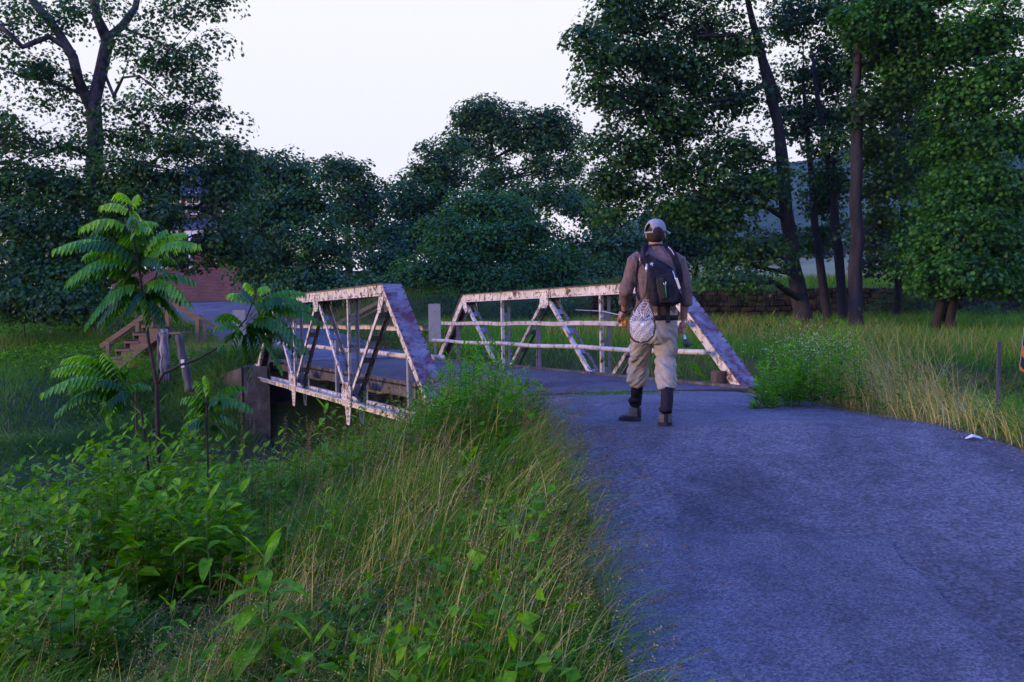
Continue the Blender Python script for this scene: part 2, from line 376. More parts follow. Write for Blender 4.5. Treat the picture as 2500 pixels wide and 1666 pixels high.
for k in (0, 1):
    n = NIN[k]; u = [PAN*.5, PAN*1.5, PAN*2.5]; l = [0, PAN, 2*PAN, BL]
    # top chord
    mb = MB(); s0, s1 = u[0]-.02, u[2]+.02; zc = ZT-.1
    for o in (-.118, .118):
        mb.beam(TP(k, s0, o, zc), TP(k, s1, o, zc), n, .014, .17)
        mb.beam(TP(k, s0, o*.82, zc-.079), TP(k, s1, o*.82, zc-.079), n, .045, .011)
        sg = 1 if o > 0 else -1
        x = s0+.1
        while x < s1-.05:
            for e in (0, .07): mb.rivet(TP(k, x+e, o, zc-.055)+n*sg*.007, n*sg, .014, 2)
            x += .47
        for node in u[1:2]:
            for e in np.arange(-.3, .31, .1):
                for dz in (-.055, .03): mb.rivet(TP(k, node+e, o, zc+dz)+n*sg*.007, n*sg, .014, 2)
        for e in np.arange(0, .4, .065):
            for dz in (-.05,): mb.rivet(TP(k, s0+.05+e, o, zc+dz)+n*sg*.007, n*sg, .013, 2); mb.rivet(TP(k, s1-.05-e, o, zc+dz)+n*sg*.007, n*sg, .013, 2)
    mb.beam(TP(k, s0-.02, 0, ZT-.007), TP(k, s1+.02, 0, ZT-.007), n, .30, .013, 1)
    x = s0
    while x < s1:
        for o in (-.134, .134): mb.rivet(TP(k, x, o, ZT), UZ, .019, 2)
        x += .105
    tcx = mb.build('top_chord', mats4, bridge)
    # gussets at the top nodes
    for node, kind in ((u[0], -1), (u[1], 0), (u[2], 1)):
        for o in (-.131, .131):
            sg = 1 if o > 0 else -1; g = MB()
            if kind == 0: poly = [(-.19, .06), (.19, .06), (.19, -.16), (.12, -.23), (-.12, -.23), (-.19, -.16)]
            else:
                q = -kind; poly = [(-.04*q, .0), (.18*q, .0), (.30*q, -.24), (.16*q, -.3), (-.02*q, -.12)]
            pts = [TP(k, node+x, o-.001*sg, zc-.05+z) for x, z in poly]
            g.plate(pts, n, .012)
            cx = sum(p[0] for p in poly)/len(poly); cz = sum(p[1] for p in poly)/len(poly)
            for x, z in poly + [(0 if kind == 0 else .1*-kind, -.08)]:
                g.rivet(TP(k, node+cx+(x-cx)*.72, o, zc-.05+cz+(z-cz)*.72)+n*sg*.005, n*sg, .013, 1)
            g.build('gusset_plate', [m_cream, m_rivet], tcx)
    # end posts
    for a, b in ((u[0], l[0]), (u[2], l[3])):
        mb = MB(); q = 1 if b > a else -1
        pa = lambda o, dz=0: TP(k, a, o, zc+dz); pb = lambda o, dz=0: TP(k, b+q*.12, o, ZB-.02+dz)
        dv = (pb(0)-pa(0)).normalized(); up = n.cross(dv); up = up if up.z > 0 else -up
        for o in (-.118, .118):
            sg = 1 if o > 0 else -1
            mb.beam(pa(o), pb(o), n, .014, .165)
            mb.beam(pa(o*.82)-up*.078, pb(o*.82)-up*.078, n, .045, .011)
            Lp = (pb(0)-pa(0)).length
            for i in range(12):
                mb.rivet(pa(o)+dv*(.12+i*.24)-up*.05+n*sg*.007, n*sg, .014, 2)
        mb.beam(pa(0)+up*.089-dv*.03, pb(0)+up*.089, n, .31, .012, 3)
        mb.beam(pa(0)+up*.096+dv*.02, pa(0)+up*.096+dv*.12, n, .29, .006, 3)
        i = .07
        while i < Lp-.05:
            for o in (-.134, .134): mb.rivet(pa(o)+up*.095+dv*i, up, .019, 2)
            i += .145
        mb.build('end_post', [m_cream, m_grime_shade, m_rivet, m_plate], bridge)
    # bottom chord
    mb = MB()
    for o in (-.13, .13):
        sg = 1 if o > 0 else -1
        mb.beam(TP(k, -.1, o, ZB), TP(k, BL+.1, o, ZB), n, .012, .1, 0)
        mb.beam(TP(k, -.1, o-sg*.03, ZB-.045), TP(k, BL+.1, o-sg*.03, ZB-.045), n, .045, .011, 0)
        mb.beam(TP(k, -.1, o+sg*.035, ZB+.045), TP(k, BL+.1, o+sg*.035, ZB+.045), n, .055, .011, 0)
        for i in range(64): mb.rivet(TP(k, .1+i*.21, o, ZB-.01)+n*sg*.006, n*sg, .01, 2)
    for i in range(14): mb.box(TP(k, .5+i*.95, 0, ZB-.054), n*.12, D*.08, UZ*.004, 1)
    bc = mb.build('bottom_chord', mats4, bridge)
    for node in (l[0]+.1, l[1], l[2], l[3]-.1):
        for o in (-.145, .145):
            sg = 1 if o > 0 else -1; g = MB()
            poly = [(-.3, -.06), (.3, -.06), (.3, .22), (.2, .36), (-.2, .36), (-.3, .22)]
            g.plate([TP(k, node+x, o, ZB+z) for x, z in poly], n, .013)
            for x in (-.22, -.08, .08, .22):
                for z in (.0, .1, .2, .31): g.rivet(TP(k, node+x*(.75 if z > .25 else 1), o, ZB+z)+n*sg*.0065, n*sg, .013, 1)
            g.build('gusset_plate', [m_cream, m_rivet], bc)
    for node in (l[1], l[2]):
        g = MB(); poly = [(-.2, -.052), (.2, -.052), (.17, -.15), (.1, -.38), (-.08, -.38), (-.16, -.15)]
        for o in (-.12, .12): g.plate([TP(k, node+x, o, ZB+z) for x, z in poly], n, .012)
        for z in (-.1, -.17, -.24, -.31):
            for x in (-.035, .035): g.rivet(TP(k, node+x*(1+z), -.12, ZB+z)-n*.006, -n, .012, 1)
        g.build('hanger_plate', [m_cream, m_rivet], bc)
    # web members
    for a, b in (((u[0]+.08, zc-.12), (l[1]-.06, ZB+.1)), ((u[1]-.08, zc-.1), (l[1]+.1, ZB+.1)), ((u[1]+.08, zc-.1), (l[2]-.1, ZB+.1)), ((u[2]-.08, zc-.12), (l[2]+.06, ZB+.1))):
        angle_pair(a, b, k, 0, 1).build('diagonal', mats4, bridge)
    for s in (l[1], l[2]):
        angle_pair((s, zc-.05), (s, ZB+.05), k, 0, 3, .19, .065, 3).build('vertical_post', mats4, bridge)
    for s in u:
        mb = MB(); mb.beam(TP(k, s, .24, ZD-.35), TP(k, s, .24, 1.42), n, .014, .1); mb.beam(TP(k, s-.045, .27, ZD-.35), TP(k, s-.045, .27, 1.42), n, .05, .012); mb.beam(TP(k, s+.045, .27, ZD-.35), TP(k, s+.045, .27, 1.42), n, .05, .012)
        mb.build('rail_post', [m_grey], bridge)
    # rails on the inner face
    mb = MB(); segs = 12
    pts = [TP(k, 1.4+(BL-2.6)*i/segs, .315, 1.435+.012*math.sin(i*2.2)) for i in range(segs+1)]
    for p, q in zip(pts[:-1], pts[1:]):
        mb.beam(p, q, n, .008, .075); mb.beam(p+UZ*.041-n*.03, q+UZ*.041-n*.03, n, .065, .007, 1)
    mb.build('guard_rail', [m_rail, m_grime_shade], bridge)
    mb = MB(); pts = [TP(k, .88+(BL-1.5)*i/segs, .335, 1.0+.014*math.sin(i*1.7+1)) for i in range(segs+1)]
    mb.tube(pts, .042, 10); mb.build('guard_rail', [m_rail], bridge)
# deck
mb = MB(); LO, RO = .38, .34
def dk(k, s, z): return TP(k, s, LO if k == 0 else RO, z)
def slab(mb, s0, s1, z0, z1, m=0):
    vs = [dk(0, s0, z0), dk(1, s0, z0), dk(1, s1, z0), dk(0, s1, z0), dk(0, s0, z1), dk(1, s0, z1), dk(1, s1, z1), dk(0, s1, z1)]
    mb.add(vs, [(0, 3, 2, 1), (4, 5, 6, 7), (0, 1, 5, 4), (1, 2, 6, 5), (2, 3, 7, 6), (3, 0, 4, 7)], m)
slab(mb, -.35, BL+.4, ZD-.2, ZD-.005); mb.build('deck_slab', [m_conc], bridge)
mb = MB(); nn_ = 60; co = []
for i in range(nn_+1):
    s = -.42 + (BL+.7)*i/nn_
    for j in range(13):
        a = dk(0, s, 0); b = dk(1, s, 0); p = a.lerp(b, (j/12)*.97+.015); e = min(j, 12-j)/12
        co.append((p.x, p.y, ZD + .012 + .02*math.sin(math.pi*j/12) + .006*noise.noise(p*1.5)))
i = np.arange(nn_*12); r_ = i // 12; c_ = i % 12; a_ = r_*13+c_
o = np_mesh('deck_surface', np.array(co), np.stack([a_, a_+1, a_+14, a_+13], -1), [m_asph2], parent=bridge)
for k, nm in ((0, 'deck_kerb'), (1, 'deck_kerb')):
    mb = MB(); off = LO if k == 0 else RO
    mb.beam(TP(k, -.3, off+.05, ZD+.005), TP(k, BL+.35, off+.05, ZD+.005), NIN[k], .1, .09, 0); mb.build(nm, [m_conc], bridge)
for s in (PAN*.02, PAN, 2*PAN, BL-.1):
    mb = MB(); a = TP(0, s, .1, ZB); b = TP(1, s, .1, ZB)
    mb.beam(a, b, UZ, .28, .012); mb.beam(a+UZ*.13, b+UZ*.13, D, .14, .012); mb.beam(a-UZ*.13, b-UZ*.13, D, .14, .012); mb.build('floor_beam', [m_grime_shade], bridge)
for t in (.2, .4, .6, .8):
    mb = MB(); a = TP(0, .1, .3, ZD-.31).lerp(TP(1, .1, .3, ZD-.31), t); mb.beam(a, a+D*(BL-.2), UZ, .2, .06); mb.build('stringer', [m_grime_shade], bridge)
# steel joint where road meets deck
mb = MB(); a = TP(0, -.5, .45, 0); b = TP(1, -.5, .45, 0)
for q, hh in ((0, .0), (.11, .006)):
    mb.beam(Vector((a.x, a.y+q, ZD+.004+hh)), Vector((b.x, b.y+q, ZD+.004+hh)), Vector((0, 1, 0)), .03, .05)
mb.build('expansion_joint', [mat('joint_steel', (.03, .03, .035), .5, .5)], bridge)

# abutments
mb = MB(); a = TP(0, BL-.5, -.5, 0); b = TP(1, BL-.5, -.5, 0); e = Vector((b-a)).normalized()
fn = Vector((-e.y, e.x, 0))
def blockline(mb, a, b, th, z0, z1): mb.beam(Vector((a.x, a.y, (z0+z1)/2)) + fn*th/2, Vector((b.x, b.y, (z0+z1)/2)) + fn*th/2, UZ, z1-z0, th)
far_ab = empty('concrete_abutment', (a.x, a.y, -1.6), 'weathered concrete bridge support on the far bank by the steps', 'abutment')
blockline(mb, a+fn*.55+e*.62, b+fn*.55, .6, -2.2, -.02); mb.build('breast_wall', [noisy('shade_dark_concrete', (.012, .011, .010), (.03, .027, .024), 3)], far_ab)  # near-black colour paints in the shade under the deck
mb = MB(); blockline(mb, a-e*.01, a+e*.6, 1.3, -2.2, -.022); mb.build('pier', [m_conc], far_ab)
mb = MB(); q = a+e*.55; blockline(mb, a-e*.02, q, 1.3, -.018, .45)
mb.build('parapet_block', [m_conc], far_ab)
mb = MB(); mb.plate([Vector((a.x-.02, a.y+.35, -2.2)), Vector((a.x-2.2, a.y+2.2, -2.2)), Vector((a.x-2.2, a.y+2.2, -.2)), Vector((a.x-.02, a.y+.35, .42))], Vector((.64, .76, 0)), .35); mb.build('wing_wall', [m_conc], far_ab)
mb = MB(); a = TP(0, .15, -.4, 0); b = TP(1, .15, -.4, 0); e = (b-a).normalized(); fn = Vector((e.y, -e.x, 0))
near_ab = empty('concrete_abutment', (a.x, a.y, -1.6), 'concrete bridge support under the near end of the deck', 'abutment')
blockline(mb, a, b, .8, -2.2, -.03); mb.build('breast_wall', [m_conc], near_ab)
mb = MB(); mb.plate([Vector((a.x, a.y-.2, -2.2)), Vector((a.x-1.8, a.y-1.6, -2.2)), Vector((a.x-1.8, a.y-1.6, -.6)), Vector((a.x, a.y-.2, .0))], Vector((.64, -.76, 0)), .3); mb.build('wing_wall', [m_conc], near_ab)
# ------------------------------------------------------------------ foliage tools
def rotmats(nrm, spin):
    "frames whose z is nrm and whose y (leaf length) is spun about it"
    n = nrm / np.linalg.norm(nrm, axis=1, keepdims=True)
    ref = np.where(np.abs(n[:, 2:3]) > .9, np.array([[1., 0, 0]]), np.array([[0, 0, 1.]]))
    u = np.cross(ref, n); u /= np.linalg.norm(u, axis=1, keepdims=True); v = np.cross(n, u)
    c, s = np.cos(spin)[:, None], np.sin(spin)[:, None]
    y = u*c + v*s; x = np.cross(y, n)
    return np.stack([x, y, n], -1)
def scatter(name, tv, tf, pos, Rm, sc, tint, mats, parent=None, smooth=False, link_it=True):
    tv = np.asarray(tv, float); tf = np.asarray(tf); n = len(pos)
    sc = np.asarray(sc, float); sc = sc[:, None] if sc.ndim == 1 else sc
    co = np.einsum('nij,nkj->nki', Rm, tv[None]*sc[:, None, :]) + pos[:, None, :]
    F = tf[None] + (np.arange(n)*len(tv))[:, None, None]
    return np_mesh(name, co.reshape(-1, 3), F.reshape(-1, tf.shape[1]), mats, np.repeat(tint, len(tv)), smooth, parent)
LEAF = ([(0, 0, 0), (-.36, .45, .09), (0, 1, -.06), (.36, .45, .09)], [(0, 2, 1), (0, 3, 2)])
LOBED = ([(0, 0, 0), (-.46, .16, .08), (-.3, .45, .02), (-.58, .72, .1), (-.2, .72, 0), (0, 1.08, -.1), (.2, .72, 0), (.58, .72, .1), (.3, .45, .02), (.46, .16, .08)],
         [(0, 2, 1), (2, 4, 3), (0, 4, 2), (4, 6, 5), (0, 6, 4), (0, 8, 6), (6, 8, 7), (0, 9, 8)])
LANCE = ([(0, 0, 0), (-.13, .3, .04), (0, .3, 0), (.13, .3, .04), (-.12, .62, 0), (0, .62, -.04), (.12, .62, 0), (0, 1, -.14)],
         [(0, 2, 1, 1), (0, 3, 2, 2), (1, 2, 5, 4), (2, 3, 6, 5), (4, 5, 7, 7), (5, 6, 7, 7)])
def tri(tf):
    out = []
    for f in tf:
        f = list(dict.fromkeys(f)); out += [tuple(f[i] for i in (0, j, j+1)) for j in range(1, len(f)-1)]
    return out

m_bark = noisy('grey_bark', (.016, .014, .015), (.04, .035, .036), 5, .9, .8, .03, stretch=(1, 1, .25))
m_bark_pale = noisy('mottled_sycamore_bark', (.022, .018, .02), (.10, .085, .09), 3.2, .85, .7, .03, stretch=(1, 1, .5), lo=.42, hi=.62)
G_dark = leafmat('dark_leaves', [(.010, .046, .005), (.026, .095, .008), (.048, .15, .012)])
G_mid = leafmat('tree_leaves', [(.010, .046, .006), (.028, .10, .009), (.05, .155, .013)])
G_bright = leafmat('bright_leaves', [(.014, .07, .007), (.038, .15, .010), (.075, .24, .015)], trans=.42)
G_olive = leafmat('olive_leaves', [(.02, .045, .012), (.04, .075, .016), (.06, .095, .02)])

LK, PK = .62, 1.35
def tree(name, label, base, path, blobs, leaf, per, mats, bark=m_bark, cat='tree', group=None, tmpl=LEAF, csig=.42, extra=(), sprig=1.0, seed=1, thin=None):
    """path: trunk points (world) with radius; blobs: (centre, rx, ry, rz, number of leaf clumps)"""
    rng = np.random.default_rng(seed); rnd = random.Random(seed); csig = csig*1.3; fn_ = .66; per = per*2.6
    root = empty(name, base, label, cat, group)
    mb = MB(); pp = [Vector(p[:3]) for p in path]; rr = [p[3] for p in path]
    dense_p, dense_r = [], []
    for i in range(len(pp)-1):
        for j in range(4):
            t = j/4; q = pp[i].lerp(pp[i+1], t); r = rr[i]*(1-t)+rr[i+1]*t
            dense_p.append(q + Vector((noise.noise(q*.9), noise.noise(q*.9+Vector((7, 1, 3))), 0))*r*.5); dense_r.append(r)
    dense_p.append(pp[-1]); dense_r.append(rr[-1])
    mb.tube(dense_p, dense_r, 10, seed=seed*1.7)
    for ex in extra:
        ep = [Vector(p[:3]) for p in ex]; mb.tube([ep[i].lerp(ep[i+1], t) for i in range(len(ep)-1) for t in (0, .33, .66)]+[ep[-1]],
                [ex[i][3]*(1-t)+ex[i+1][3]*t for i in range(len(ep)-1) for t in (0, .33, .66)]+[ex[-1][3]], 8, seed=seed)
        for i in range(len(ep)-1):
            for t in (.0, .5): dense_p.append(ep[i].lerp(ep[i+1], t)); dense_r.append(ex[i][3]*.8)
    allpos, allnrm, allt = [], [], []
    for (c, rx, ry, rz, nc) in blobs:
        c = Vector(c); nc = max(3, int(nc*fn_*(thin(c) if thin else 1)))
        cand = [(i, (q-c).length + max(0, q.z-c.z+.3)*1.5) for i, q in enumerate(dense_p)]
        i0 = min(cand, key=lambda t: t[1])[0]; st = dense_p[i0]; r0 = min(dense_r[i0]*.5, .02+.022*(st-c).length)
        mid = st.lerp(c, .5) + Vector((rnd.uniform(-.3, .3), rnd.uniform(-.3, .3), rnd.uniform(.0, .5)))*.35*(st-c).length*.5
        lim = [st, st.lerp(mid, .6), mid, mid.lerp(c, .55), c]
        mb.tube(lim, [r0, r0*.85, r0*.7, r0*.5, r0*.3], 6, cap=False)
        d = rng.normal(size=(nc, 3)); d /= np.linalg.norm(d, axis=1, keepdims=True)
        rad = .35 + .65*rng.random(nc)**.55; spr = rng.random(nc) < .14; rad = np.where(spr, 1.02+.28*rng.random(nc), rad*(.86+.28*np.sin(d[:, 0]*5+c.x)*np.sin(d[:, 2]*6+c.z)))
        cc = np.array(c)[None] + d*rad[:, None]*np.array([[rx, ry, rz]])
        for q in cc[::max(1, int(nc/14))]:
            q = Vector(q); a = lim[rnd.choice((2, 3, 4))]; mb.tube([a, a.lerp(q, .5)+Vector((0, 0, .12)), q], [r0*.38, r0*.22, .006], 4, cap=False)
        size = csig*(.45+.75*rng.random(nc)**1.3)*np.where(spr, .55, 1)
        n = rng.poisson(per*PK*np.where(spr, .4, 1), nc); idx = np.repeat(np.arange(nc), n); N_ = len(idx)
        g_ = rng.normal(size=(N_, 3)); gl_ = np.linalg.norm(g_, axis=1, keepdims=True); dm = g_/gl_
        shell = rng.random(N_) < .62; dm[:, 2] = np.where(shell & (dm[:, 2] < -.15), -dm[:, 2], dm[:, 2])
        rad_ = np.where(shell, 1.25+.35*rng.random(N_), np.minimum(gl_[:, 0], 1.7)*.8)
        off = dm*rad_[:, None]*np.array([[1.1, 1.1, .72]])*size[idx][:, None]
        pos = cc[idx] + off; pos[:, 2] -= .25*(off[:, 0]**2+off[:, 1]**2)/size[idx]*.5
        out = (pos-np.array(c)[None])/np.array([[rx, ry, rz]])
        nrm = rng.normal(size=(N_, 3))*.5 + out*.25 + dm*.6 + np.array([[0, 0, .6]])
        allpos.append(pos); allnrm.append(nrm)
        ct = .05+.8*rng.random(nc)
        allt.append(np.clip(ct[idx] + rng.normal(size=N_)*.16, 0, 1))
    mb.build('trunk', [bark], root)
    pos = np.concatenate(allpos); nrm = np.concatenate(allnrm); t = np.concatenate(allt)
    sc = leaf*LK*(.65+.6*rng.random(len(pos)))
    scatter('crown', tmpl[0], tri(tmpl[1]) if len(tmpl[1][0]) == 4 else tmpl[1], pos, rotmats(nrm, rng.random(len(pos))*6.283), sc, t, mats, root)
    return root
def B(px, py, Y, rpx, rpy, n, ry=None):
    "ellipsoid of foliage given by where it is seen, its distance and its seen half sizes"
    c = P(px, py, Y); rx = rpx/FPX*Y; rz = rpy/FPX*Y
    return (c, rx, ry if ry else (rx+rz)*.5, rz, n)
def TPt(px, py, Y, r): p = P(px, py, Y); return (p.x, p.y, p.z, r)

# big left sycamore
Y = 36
base = P(240, 770, Y); base = Vector((base.x, Y, h1(base.x, Y)-.1))
path = [(base.x, base.y, base.z, .42), TPt(238, 600, Y, .33), TPt(236, 430, Y, .29), TPt(226, 300, Y, .27), TPt(222, 250, Y, .26)]
ex = [[TPt(222, 262, Y, .2), TPt(192, 200, Y-.4, .19), TPt(178, 140, Y-.8, .17), TPt(140, 75, Y-1, .15), TPt(85, 10, Y-1.2, .13), TPt(30, -90, Y-1.5, .1)],
      [TPt(226, 262, Y, .23), TPt(248, 170, Y, .22), TPt(262, 100, Y, .2), TPt(236, 40, Y-.4, .15), TPt(225, -60, Y-.6, .12)],
      [TPt(258, 96, Y, .14), TPt(300, 62, Y+.3, .14), TPt(330, 20, Y+.4, .11), TPt(345, -60, Y+.4, .1)],
      [TPt(182, 130, Y-.7, .1), TPt(120, 90, Y-1.3, .1), TPt(55, 115, Y-1.8, .09), TPt(0, 62, Y-2, .07), TPt(-60, 20, Y-2, .05)],
      [TPt(228, 385, Y, .1), TPt(185, 362, Y-.8, .08), TPt(140, 360, Y-1.5, .06), TPt(70, 390, Y-2, .03)],
      [TPt(242, 475, Y, .1), TPt(290, 460, Y-.8, .09), TPt(360, 405, Y-1.6, .06), TPt(420, 360, Y-2, .03)],
      [TPt(255, 180, Y, .06), TPt(278, 235, Y-.6, .055), TPt(300, 190, Y-.8, .045), TPt(340, 185, Y-1.2, .03), TPt(400, 235, Y-1.4, .02)],
      [TPt(305, 70, Y, .05), TPt(380, 100, Y-.9, .035), TPt(470, 150, Y-1.2, .02)]]
bl = [B(60, 60, 35, 120, 80, 38), B(200, 30, 36, 110, 70, 26), B(420, 20, 35, 120, 50, 26), B(540, 5, 35, 60, 25, 10), B(330, 110, 35.5, 90, 55, 16),
      B(60, 190, 34.5, 110, 65, 36), B(150, 240, 36, 70, 60, 20), B(400, 170, 35, 110, 60, 44), B(480, 240, 35, 70, 60, 20), B(330, 250, 34.5, 90, 45, 20), B(490, 110, 36, 60, 50, 9),
      B(50, 320, 34.5, 110, 70, 44), B(180, 350, 35, 80, 50, 22), B(330, 330, 35, 90, 45, 34), B(450, 300, 35, 90, 40, 22), B(530, 290, 35, 50, 30, 6), B(480, 360, 34.5, 100, 40, 46), B(560, 380, 35, 60, 40, 20),
      B(60, 450, 34, 120, 70, 60), B(190, 480, 34, 90, 60, 44), B(330, 440, 33.5, 100, 55, 60), B(450, 425, 33.5, 100, 26, 14), B(60, 560, 33, 130, 70, 80), B(170, 600, 33, 110, 70, 80),
      B(320, 540, 33, 80, 70, 60), B(430, 535, 33.5, 30, 18, 3), B(545, 510, 34, 50, 50, 16), B(60, 660, 32, 130, 60, 80), B(190, 690, 32, 90, 45, 44), B(330, 620, 33, 60, 45, 26), B(560, 440, 35, 60, 50, 36), B(545, 580, 33, 40, 36, 12), B(570, 600, 33.5, 40, 40, 24), B(400, 600, 32, 22, 30, 4), B(60, 735, 31, 110, 40, 60), B(170, 750, 30.5, 80, 36, 34), B(470, 645, 33, 40, 12, 6), B(400, 520, 32.6, 30, 30, 12)]
tree('sycamore', 'large spreading sycamore with forked mottled trunk on the far bank behind the steps', base, path, bl, .19, 30, [G_dark], m_bark_pale, tmpl=LOBED, csig=.42, extra=ex, seed=3, thin=lambda c: .62 if c.z > 6.5 else 1.15)

# background trees beyond the bridge
def bgtree(label, px, Y, top, blobs, leaf=.3, per=26, m=G_dark, r=.25, seed=1, group=None, csig=.46, base_px=None, name='tree', tmpl=LEAF):
    b = P(base_px or px, 760, Y); b = Vector((b.x, Y, h1(b.x, Y)-.1)); mid = P(px, (top+760)/2, Y); tp = P(px, top+30, Y)
    path = [(b.x, b.y, b.z, r), (mid.x, Y, mid.z, r*.6), (tp.x, Y, tp.z, r*.12)]
    return tree(name, label, b, path, [B(*q) for q in blobs], leaf, per, [m], m_bark, seed=seed, csig=csig, group=group, tmpl=tmpl)
G_far = leafmat('far_tree_leaves', [(.011, .054, .006), (.025, .11, .010), (.045, .165, .016)], trans=.25)
G_lit = leafmat('maple_leaves', [(.014, .075, .007), (.036, .15, .012), (.07, .22, .018)], trans=.3)
gb = 'trees beyond the bridge'
bgtree('round dark tree left of the lane, top level with the house roof', 690, 47, 370, [(690, 440, 47, 90, 60, 70), (640, 420, 47, 60, 50, 36), (740, 500, 46, 100, 60, 70), (650, 540, 46, 100, 60, 80), (770, 600, 45, 110, 60, 80), (640, 640, 45, 90, 50, 60), (760, 680, 44, 110, 40, 60)], m=G_far, seed=11, group=gb)
bgtree('tall dark tree behind, notched crown left of the open sky', 850, 55, 375, [(800, 415, 55, 50, 40, 30), (870, 440, 55, 60, 50, 44), (905, 500, 55, 45, 50, 36), (840, 510, 54, 80, 60, 66), (900, 580, 54, 70, 60, 50)], m=G_dark, seed=12, group=gb)
bgtree('low pointed tree in the dip of the treeline', 985, 50, 440, [(975, 465, 50, 22, 26, 12), (985, 510, 50, 42, 40, 34), (980, 580, 49, 70, 50, 56), (960, 650, 47, 80, 50, 56)], m=G_far, seed=13, group=gb)
bgtree('ragged spire shaped tree with loose twigs at its top', 1085, 52, 340, [(1042, 372, 52, 10, 22, 5), (1068, 372, 52, 16, 26, 9), (1105, 365, 52, 26, 28, 16), (1085, 425, 52, 62, 40, 50), (1030, 440, 52, 40, 26, 20), (1065, 500, 51, 80, 50, 70), (1060, 570, 50, 80, 50, 60)], m=G_dark, seed=14, group=gb)
bgtree('tallest bushy tree behind the bridge with a rounded double crown', 1200, 60, 245, [(1175, 280, 60, 52, 34, 50), (1135, 310, 60, 34, 34, 26), (1220, 330, 60, 50, 40, 40), (1270, 300, 60, 30, 26, 18), (1340, 305, 60, 50, 32, 40), (1385, 345, 60, 36, 40, 30), (1300, 350, 60, 60, 40, 44), (1160, 370, 60, 50, 30, 28), (1395, 410, 60, 30, 30, 20), (1330, 415, 59, 60, 30, 26), (1230, 420, 59, 50, 30, 22), (1270, 480, 58, 80, 36, 40), (1370, 480, 58, 60, 40, 40), (1180, 460, 58, 40, 30, 14)], m=G_mid, r=.34, seed=15, leaf=.34, csig=.55, group=gb, base_px=1190)
bgtree('broad leafy maple with pale tips right behind the near trusses', 1180, 44, 460, [(1230, 520, 44, 60, 40, 60), (1160, 510, 44, 50, 36, 40), (1290, 570, 43, 80, 40, 60), (1110, 580, 43, 90, 50, 80), (1200, 600, 42.5, 100, 50, 90), (1330, 650, 42, 110, 50, 90), (1110, 670, 41.5, 100, 50, 80), (1230, 700, 41, 110, 45, 80), (1010, 690, 42, 90, 50, 60), (1350, 715, 41, 90, 35, 50)], m=G_lit, seed=16, leaf=.27, group=gb)
bgtree('loose dusky tree between the double crowned tree and the man', 1450, 55, 480, [(1420, 510, 55, 60, 40, 44), (1480, 545, 54, 50, 40, 36), (1420, 600, 53, 80, 50, 60), (1500, 620, 52, 60, 50, 50), (1550, 600, 54, 50, 40, 30), (1460, 690, 50, 100, 40, 60)], m=G_far, seed=17, group=gb)
bgtree('spreading dark tree standing behind the fisherman', 1700, 47, 500, [(1640, 540, 47, 70, 40, 50), (1720, 520, 47, 80, 50, 66), (1650, 600, 46, 70, 40, 54), (1740, 610, 46, 60, 34, 40), (1620, 650, 46, 60, 26, 24)], m=G_dark, seed=18, group=gb, r=.2)
bgtree('dense shrubby tree over the brick wall in front of the house', 640, 49, 640, [(720, 700, 43, 80, 40, 50), (655, 660, 46, 30, 30, 14), (790, 740, 42, 100, 30, 50), (900, 730, 42, 90, 40, 60), (980, 760, 42, 80, 20, 30)], m=G_far, seed=19, group=gb, r=.12)
# right-hand sycamore group: trunks, then two big leaf masses
gs = 'sycamores along the stone wall'
def trunk_pts(pts, Y): return [TPt(px, py, Y + dy, r) for px, py, dy, r in pts]
Y = 33
def stree(label, Y, pts, blobs, m=G_mid, seed=5, extra=(), per=30, leaf=.19, csig=.4, thin=None):
    b = P(pts[0][0], 795, Y); b = Vector((b.x, Y, h1(b.x, Y)-.1)); path = [(b.x, b.y, b.z, pts[0][3]*1.25)] + trunk_pts(pts, Y)
    return tree('sycamore', label, b, path, [B(*q) for q in blobs], leaf, per, [m], m_bark, group=gs, tmpl=LOBED, csig=csig, extra=extra, seed=seed, thin=thin)
Y = 34
exA = [[TPt(1905, 250, Y, .11), TPt(1860, 130, Y, .09), TPt(1790, 85, Y-.6, .07), TPt(1700, 90, Y-1, .05)],
       [TPt(1925, 540, Y, .1), TPt(1870, 505, Y-.5, .08), TPt(1790, 500, Y-1, .06), TPt(1700, 480, Y-1.3, .03)],
       [TPt(1880, 200, Y, .1), TPt(1800, 240, Y-.7, .07), TPt(1650, 260, Y-1.5, .05), TPt(1500, 230, Y-2, .03)]]
